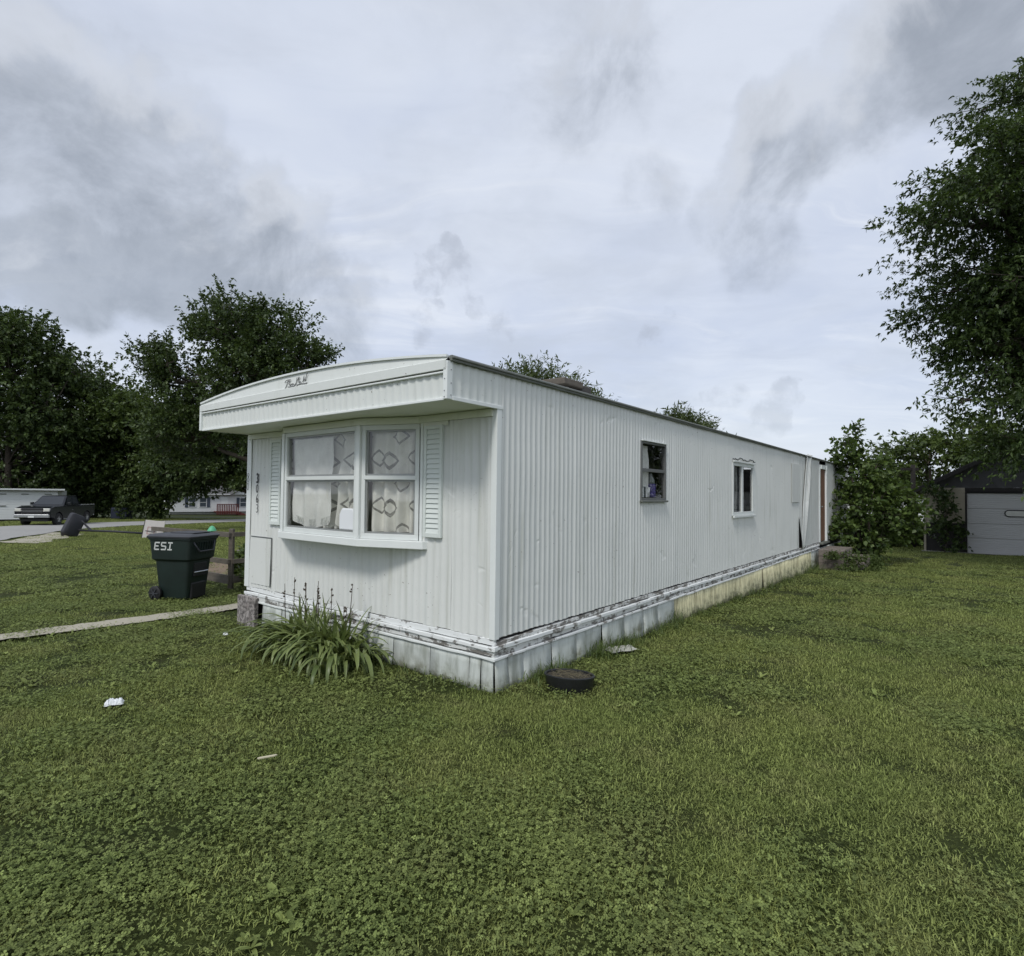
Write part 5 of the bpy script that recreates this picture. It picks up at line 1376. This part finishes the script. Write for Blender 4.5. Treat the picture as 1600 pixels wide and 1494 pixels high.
make_tree('backyard_tree', 'loose green tree behind the wooden pole and garage roof', at(21.6, 29.5), [(0, 0, 4.2, 2.4, 2.2, 1.3), (-1.7, 0, 3.2, 1.5, 1.5, 1.2), (2.2, 0, 5.0, 2.2, 2, 1.6)], .15, 'leaf_far_light', OVAL, .22, 1200, 10, 63, spray_len=.8, sub=12, floor=1.6)
make_tree('vine_shrub', 'dark scrambling shrub against the left wall of the garage', (16.25, 21.45, gzf(16.25, 21.45)), [(0, 0, 1.5, .5, .38, .95), (.15, 0, .6, .45, .36, .6), (-.35, .1, 2.1, .4, .3, .45)], .03, 'leaf_maple', BROAD, .11, 230, 8, 64, cat='shrub', spray_len=.3, sub=8, floor=.1)
for i, (x, y, h, lb) in enumerate([(18.5, 26.2, 1.5, 'bright weedy shrub in the gap beside the garage'), (17.1, 25.6, 1.3, 'bright weedy shrub in the gap behind the young tree'), (15.6, 25.0, 1.2, 'bright weedy shrub half hidden behind the young tree')]):
    make_tree('weedy_shrub', lb, at(x, y), [(0, 0, h*.5, 1.2, 1.0, h*.55)], .03, 'leaf_weed', OVAL, .16, 420, 8, 70+i, group='weeds behind the yard', cat='shrub', spray_len=.35, sub=9, floor=.05)
# distant belt of trees closing the view
rngb = np.random.default_rng(77)
Pb = []; 
for i in range(230):
    ang = rngb.uniform(-1.25, 1.25); dist = rngb.uniform(130, 190)
    c = np.array([math.sin(ang)*dist, math.cos(ang)*dist, -2.2+rngb.uniform(1.5, 7.5)]); r = np.array([6, 6, rngb.uniform(2.5, 4.5)])
    q = unit(rngb.normal(0, 1, (150, 3)))*rngb.random((150, 1))**.4*r+c; Pb.append(q)
Pb = np.concatenate(Pb); n = len(Pb)
V, T, tn = leaves_mesh(Pb, rngb.normal(0, 1, (n, 3)), rngb.normal(0, 1, (n, 3)), rngb.uniform(.8, 1.6, n), np.clip(rngb.normal(.45, .2, n), 0, 1), OVAL)
tag(fast_mesh('distant_trees', V, T, 'leaf_far', tn), 'belt of distant woodland closing the horizon', 'woodland', None, 'stuff')

# ------------------------------------------------------------------ strap-leaved plant in front of the wall
def blade_strip(base, az, L, w, lean0, bend, seg, rng):
    """arching strap leaf: list of left/right points"""
    d = np.array([math.cos(az), math.sin(az), 0]); side = np.array([-d[1], d[0], 0]); p = np.array(base, float); th = lean0; out = []
    for i in range(seg+1):
        t = i/seg; ww = w*(.55+.9*t if t < .35 else .865*(1-((t-.35)/.65)**2.2))
        out.append((p-side*ww/2, p+side*ww/2, p+np.array([0, 0, -ww*.22])))
        p = p+(d*math.sin(th)+np.array([0, 0, math.cos(th)]))*L/seg; th = min(2.9, th+bend/seg*(1+.8*t))
    return out
def strips_to_mesh(strips, rng, tint0=.2, tint1=.95):
    V, T, tn = [], [], []
    for st in strips:
        b = len(V); tt = rng.uniform(tint0, tint1)
        for (l, r, c) in st: V += [l, c, r]; tn += [tt]*3
        for i in range(len(st)-1):
            q = b+i*3
            T += [(q, q+1, q+4), (q, q+4, q+3), (q+1, q+2, q+5), (q+1, q+5, q+4)]
    return np.array(V), np.array(T), np.array(tn)
rng = np.random.default_rng(91)
org = home_to_world(-.32, 2.0, 0); org.z = hg(-.34, 2.12)
lily = empty('strap_leaf_plant', org, HROT, 'arching strap-leaved lily clump in front of the bay window wall', 'plant')
strips = []
for i in range(470):
    yy = float(np.clip(rng.normal(0, .34), -.62, .62)); xx = float(np.clip(rng.normal(-.02, .12), -.3, .16))
    az = math.atan2(yy*.9+rng.normal(0, .35), xx-.10+rng.normal(0, .30))
    L = rng.uniform(.42, .78)*(1 if math.cos(az) < .1 else .72)
    strips.append(blade_strip((xx, yy, -.02), az, L, rng.uniform(.034, .060), rng.uniform(.02, .38), rng.uniform(1.5, 2.9), 9, rng))
for i in range(130):
    strips.append(blade_strip((rng.uniform(-.12, .14), rng.uniform(-.5, .5), 0), rng.uniform(0, 6.28), rng.uniform(.40, .64), rng.uniform(.028, .044), rng.uniform(.04, .28), rng.uniform(.2, 1.1), 7, rng))
V, T, tn = strips_to_mesh(strips, rng)
fast_mesh('foliage', V, T, 'leaf_lily', tn, lily, smooth=True)
for i in range(10):
    yy = rng.uniform(-.42, .62); h = rng.uniform(.50, .74); x0 = rng.uniform(-.05, .14); lx, ly = rng.uniform(-.06, .04), rng.uniform(-.06, .06)
    mb = MB(); pts = [(x0+lx*t, yy+ly*t+.012*math.sin(t*4), h*t) for t in [q/6 for q in range(7)]]
    mb.tube(pts, [.006-.0005*q for q in range(7)], 5)
    for q in range(rng.integers(3, 6)):
        t = rng.uniform(.72, 1.0); c = np.array([x0+lx*t, yy+ly*t, h*t]); e = c+np.array([rng.uniform(-.02, .02), rng.uniform(-.03, .03), rng.uniform(.005, .03)])
        mb.tube([c, (c+e)/2, e], [.004, .011, .003], 6)
    mb.build('flower_stalk', 'stalk_dry', lily, smooth=True)
# tufts of weeds along the skirting, steps and tub: each tuft its own little plant
def tuft(name, loc, n, h, spread, mat, label, seed, group, wid=.006):
    rng = np.random.default_rng(seed)
    st = [blade_strip((rng.normal(0, spread), rng.normal(0, spread), -.01), rng.uniform(0, 6.28), h*rng.uniform(.5, 1.2), wid*rng.uniform(.7, 1.4), rng.uniform(.05, .5), rng.uniform(.2, 1.6), 5, rng) for _ in range(n)]
    V, T, tn = strips_to_mesh(st, rng)
    o = fast_mesh(name, V, T, mat, tn, None, loc); return tag(o, label, 'weeds', group)
spots = [(.62, -.06, .14, 60), (.75, -.08, .20, 70), (1.55, -.07, .20, 60), (1.72, -.08, .22, 70), (2.0, -.07, .2, 60), (2.25, -.1, .16, 60), (2.9, -.1, .16, 50), (3.3, -.1, .16, 50), (3.62, -.08, .24, 60), (4.4, -.08, .16, 50), (5.2, -.08, .16, 50), (6.1, -.08, .2, 50), (7.0, -.08, .18, 50), (8.2, -.08, .18, 50), (9.4, -.08, .2, 50), (10.6, -.08, .2, 50), (11.6, -.08, .25, 60), (12.2, -.12, .3, 70)]
rngw = np.random.default_rng(200); weeds = []
for (x, y, h, n) in spots+[(-.07, .5, .10, 30), (-.08, .95, .10, 30), (-.09, 1.3, .12, 40), (-.05, .18, .09, 30)]:
    w = home_to_world(x, y)
    for _ in range(n*2):
        bx, by = w.x+rngw.normal(0, .10), w.y+rngw.normal(0, .10)
        weeds.append(blade_strip((bx, by, gzf(bx, by)-.02), rngw.uniform(0, 6.28), h*.9*rngw.uniform(.5, 1.3), .006*rngw.uniform(.7, 1.5), rngw.uniform(.05, .5), rngw.uniform(.2, 1.6), 5, rngw))
V, T, tn = strips_to_mesh(weeds, rngw)
tag(fast_mesh('skirting_weeds', V, T, 'leaf_weed', tn), 'ragged weeds and grass growing along the foot of the skirting', None, None, 'stuff')
for i, (x, y, h, n) in enumerate([(.24, 4.93, .14, 40), (.44, 4.66, .08, 30), (.62, 5.02, .10, 30)]):
    tuft('weed_tuft', at(x, y), n, h, .06, 'leaf_weed', ('tall weeds between the black tub and the skirting', 'small leafy weed in front of the black tub', 'grass tuft behind the black tub')[i], 260+i, None, .009)
w = home_to_world(12.75, -.75); make_tree('bramble', 'tangled brownish bramble in front of the steps', (w.x, w.y, gzf(w.x, w.y)), [(0, 0, .22, .55, .3, .26), (.45, .1, .2, .4, .3, .22)], .012, 'leaf_weed', OVAL, .05, 420, 8, 81, cat='bramble', spray_len=.16, sub=8, floor=.02)
for i, (x, y, h) in enumerate([(-4.35, 9.95, .45), (-4.9, 11.0, .6), (-4.3, 11.6, .7)]):
    make_tree('leafy_weed', ('leafy weed at the foot of the railing corner post', 'leafy weed behind the lower rail of the railing', 'taller leafy weed against the house end behind the railing')[i], at(x, y), [(0, 0, h*.55, .3, .3, h*.5)], .01, 'leaf_weed', BROAD, .09, 110, 6, 90+i, cat='weed', spray_len=.15, sub=6, floor=.03)

# ------------------------------------------------------------------ lawn: blades and clover scattered as instances
src = bpy.data.collections.new('lawn_pieces')
def clump_grass(i, n, size, hmin, hmax, w):
    rng = np.random.default_rng(500+i)
    V = []; T = []; tn = []
    for _ in range(n):
        x, y = rng.uniform(-size/2, size/2, 2); az = rng.uniform(0, 6.283); L = rng.uniform(hmin, hmax)*(1.5 if rng.random() < .06 else 1); th = rng.uniform(.35, 1.5)
        d = np.array([math.cos(az), math.sin(az), 0]); s = np.array([-d[1], d[0], 0])*w*rng.uniform(.6, 1.3)/2
        p = np.array([x, y, -.006]); m = p+(d*math.sin(th*.6)+np.array([0, 0, math.cos(th*.6)]))*L*.5; e = m+(d*math.sin(min(1.9, th*1.5))+np.array([0, 0, math.cos(min(1.9, th*1.5))]))*L*.5
        b = len(V); V += [p-s, p+s, m-s*.9, m+s*.9, e]; T += [(b, b+1, b+3), (b, b+3, b+2), (b+2, b+3, b+4)]; t = rng.uniform(0, 1)**1.2; tn += [t]*5
    o = fast_mesh('grass_clump', np.array(V), np.array(T), 'grass_blade', np.array(tn), link=False); src.objects.link(o)
def clump_clover(i, n, size, r0, r1):
    rng = np.random.default_rng(600+i)
    V = []; T = []; tn = []
    for _ in range(n):
        x, y = rng.normal(0, size/3.2, 2); z = rng.uniform(.012, .042); a0 = rng.uniform(0, 6.28); r = rng.uniform(r0, r1); tilt = rng.normal(0, .35, 2); t = np.clip(rng.normal(.42, .2), 0, 1)
        for q in range(3):
            a = a0+q*2.094; d = np.array([math.cos(a), math.sin(a), tilt[0]*math.cos(a)+tilt[1]*math.sin(a)]); s = np.array([-d[1], d[0], -tilt[0]*math.sin(a)+tilt[1]*math.cos(a)])
            c = np.array([x, y, z]); b = len(V)
            r = r*(1.0 if q else 1.1); V += [c, c+d*r*.6+s*r*.48, c+d*r*1.05+s*r*.28, c+d*r*1.05-s*r*.28, c+d*r*.6-s*r*.48]; T += [(b, b+1, b+2), (b, b+2, b+3), (b, b+3, b+4)]; tn += [t]*5
    o = fast_mesh('clover_clump', np.array(V), np.array(T), 'clover_leaf', np.array(tn), link=False); src.objects.link(o)
# Collection Info hands the pieces out in alphabetical order: clover_clump, .001, clover_rosette, grass_clump, .001, .002
def clump_rosette(i):
    rng = np.random.default_rng(650+i); st = []
    for q in range(3):
        cx, cy = rng.uniform(-.12, .12, 2)
        for _ in range(rng.integers(4, 8)):
            st.append(blade_strip((cx, cy, .004), rng.uniform(0, 6.28), rng.uniform(.03, .075), rng.uniform(.014, .028), rng.uniform(.7, 1.2), rng.uniform(.2, .8), 4, rng))
    V, T, tn = strips_to_mesh(st, rng, .2, .85)
    o = fast_mesh('clover_rosette', V, T, 'clover_leaf', tn, link=False); src.objects.link(o)
clump_rosette(0)
clump_clover(0, 300, .36, .0045, .0085); clump_clover(1, 230, .36, .005, .0105)
for i in range(3): clump_grass(i, 560, .36, .017, .042, .0046)

def scatter_points():
    rng = np.random.default_rng(321)
    P = []; I = []; S = []
    def zone(y0, y1, dens, s, clover=True):
        # wedge in front of the camera with a margin on both sides
        area = (y1*y1-y0*y0)*1.02+2.4*(y1-y0)
        n = int(area*dens)
        y = np.sqrt(rng.random(n)*(y1*y1-y0*y0)+y0*y0); x = rng.uniform(-1, 1, n)*(1.02*y+1.2)
        P.append(np.stack([x, y], 1)); S.append(s*rng.uniform(.8, 1.25, n))
        cl = vnoise(x*.8, y*.8, 5)*.6+vnoise(x*2.4, y*2.4, 6)*.4
        left = np.clip((1.2-x)/3.5, 0, 1)*.14
        isc = (rng.random(n) < np.clip((cl+left-.36)*2.6, 0, .85)) & clover
        I.append(np.where(isc, np.where(rng.random(n) < .12, 2, rng.integers(0, 2, n)), rng.integers(3, 6, n)))
    zone(1.2, 4.5, 34, .95); zone(4.5, 9.0, 24, 1.05); zone(9.0, 16, 10, 1.35); zone(16, 30, 5, 1.9, False); zone(30, 60, 1.6, 3.0, False)
    # a second grass layer so that clover patches have grass in them
    zone(1.2, 6.5, 12, .9, False)
    # near strips beside and behind the camera are left out of view
    P_ = np.concatenate(P); I_ = np.concatenate(I); S_ = np.concatenate(S)
    x, y = P_[:,0], P_[:,1]
    hx_ = (x-HOME[0])*sa+(y-HOME[1])*ca; hy_ = -(x-HOME[0])*ca+(y-HOME[1])*sa
    ok = ~((hx_ > -.02) & (hx_ < LEN) & (hy_ > -.02) & (hy_ < WID+.05))
    hidden = (hx_ > 0) & (hy_ > WID) & (hy_ < WID+1.2); ok &= ~hidden
    def inside(poly, m=0.0):
        r = np.zeros(len(x), bool); n = len(poly); j = n-1
        for i in range(n):
            xi, yi = poly[i]; xj, yj = poly[j]
            r ^= ((yi > y) != (yj > y)) & (x < (xj-xi)*(y-yi)/(yj-yi+1e-12)+xi); j = i
        return r
    ok &= ~inside(ROAD_N+ROAD_F[::-1])
    pathp = PATH_A+PATH_B[::-1]
    frac = np.where(np.abs(x+5.3) < .12, .2, np.where(x > -4.2, .6, .85))
    ok &= ~(inside(pathp) & (rng.random(len(x)) < frac))
    ok &= ~(inside([(-17.0, 20.4), (-18.6, 24.2), (-20.4, 27.6), (-22.6, 28.2), (-20.5, 24.4), (-18.4, 20.5)]) & (rng.random(len(x)) < .55))
    ok &= ~(inside([(-7.1, 12.4), (-6.0, 12.0), (-4.6, 12.3), (-4.3, 14.8), (-5.8, 15.3), (-7.3, 14.6)]) & (rng.random(len(x)) < .8))
    ok &= np.hypot(x-.50, y-4.86) > .22
    worn = (hx_ > -.3) & (hx_ < .0) & (hy_ > -.3) & (hy_ < 1.6) & (rng.random(len(x)) < .55); ok &= ~worn
    gl = (x-gx)*math.cos(-A)+(y-gy)*math.sin(-A); gd_ = -(x-gx)*math.sin(-A)+(y-gy)*math.cos(-A)
    ok &= ~((gl > -.1) & (gl < GW+.1) & (gd_ > -.1))
    x, y = x[ok], y[ok]
    near = np.clip(1-np.hypot(x, y-6)/26, 0, 1)
    z = gz(x, y)+near*(0.035*(vnoise(x*.9, y*.9, 1)-.5)+.02*(vnoise(x*2.7, y*2.7, 2)-.5))-.012
    return np.stack([x, y, z], 1), I_[ok], S_[ok], rng.uniform(0, 6.28, len(x))

def build_lawn():
    P, I, S, Rz = scatter_points()
    for nm, sel, lab in (('grass', I >= 3, 'short mown grass blades covering the lawn'), ('clover', I < 3, 'low clover leaves growing in patches through the lawn')):
        me = bpy.data.meshes.new(nm); q = P[sel]
        me.vertices.add(len(q)); me.vertices.foreach_set('co', q.astype(np.float32).ravel())
        a = me.attributes.new('idx', 'INT', 'POINT'); a.data.foreach_set('value', I[sel].astype(np.int32))
        a = me.attributes.new('scl', 'FLOAT', 'POINT'); a.data.foreach_set('value', S[sel].astype(np.float32))
        a = me.attributes.new('rot', 'FLOAT_VECTOR', 'POINT'); rr = np.zeros((len(q), 3), np.float32); rr[:,2] = Rz[sel]; a.data.foreach_set('vector', rr.ravel())
        me.update()
        o = bpy.data.objects.new(nm, me); col.objects.link(o)
        tag(o, lab, None, None, 'stuff')
        ng = bpy.data.node_groups.new('scatter_'+nm, 'GeometryNodeTree')
        ng.interface.new_socket('Geometry', in_out='INPUT', socket_type='NodeSocketGeometry'); ng.interface.new_socket('Geometry', in_out='OUTPUT', socket_type='NodeSocketGeometry')
        gi = ng.nodes.new('NodeGroupInput'); go = ng.nodes.new('NodeGroupOutput'); ip = ng.nodes.new('GeometryNodeInstanceOnPoints'); ci = ng.nodes.new('GeometryNodeCollectionInfo')
        ci.inputs['Collection'].default_value = src; ci.inputs['Separate Children'].default_value = True; ci.inputs['Reset Children'].default_value = True
        def na(name, tp):
            n = ng.nodes.new('GeometryNodeInputNamedAttribute'); n.data_type = tp; n.inputs['Name'].default_value = name
            return next(s for s in n.outputs if s.enabled and s.name == 'Attribute')
        ng.links.new(gi.outputs[0], ip.inputs['Points']); ng.links.new(ci.outputs[0], ip.inputs['Instance']); ip.inputs['Pick Instance'].default_value = True
        ng.links.new(na('idx', 'INT'), ip.inputs['Instance Index']); ng.links.new(na('rot', 'FLOAT_VECTOR'), ip.inputs['Rotation']); ng.links.new(na('scl', 'FLOAT'), ip.inputs['Scale'])
        ng.links.new(ip.outputs[0], go.inputs[0])
        md = o.modifiers.new('scatter', 'NODES'); md.node_group = ng
build_lawn()
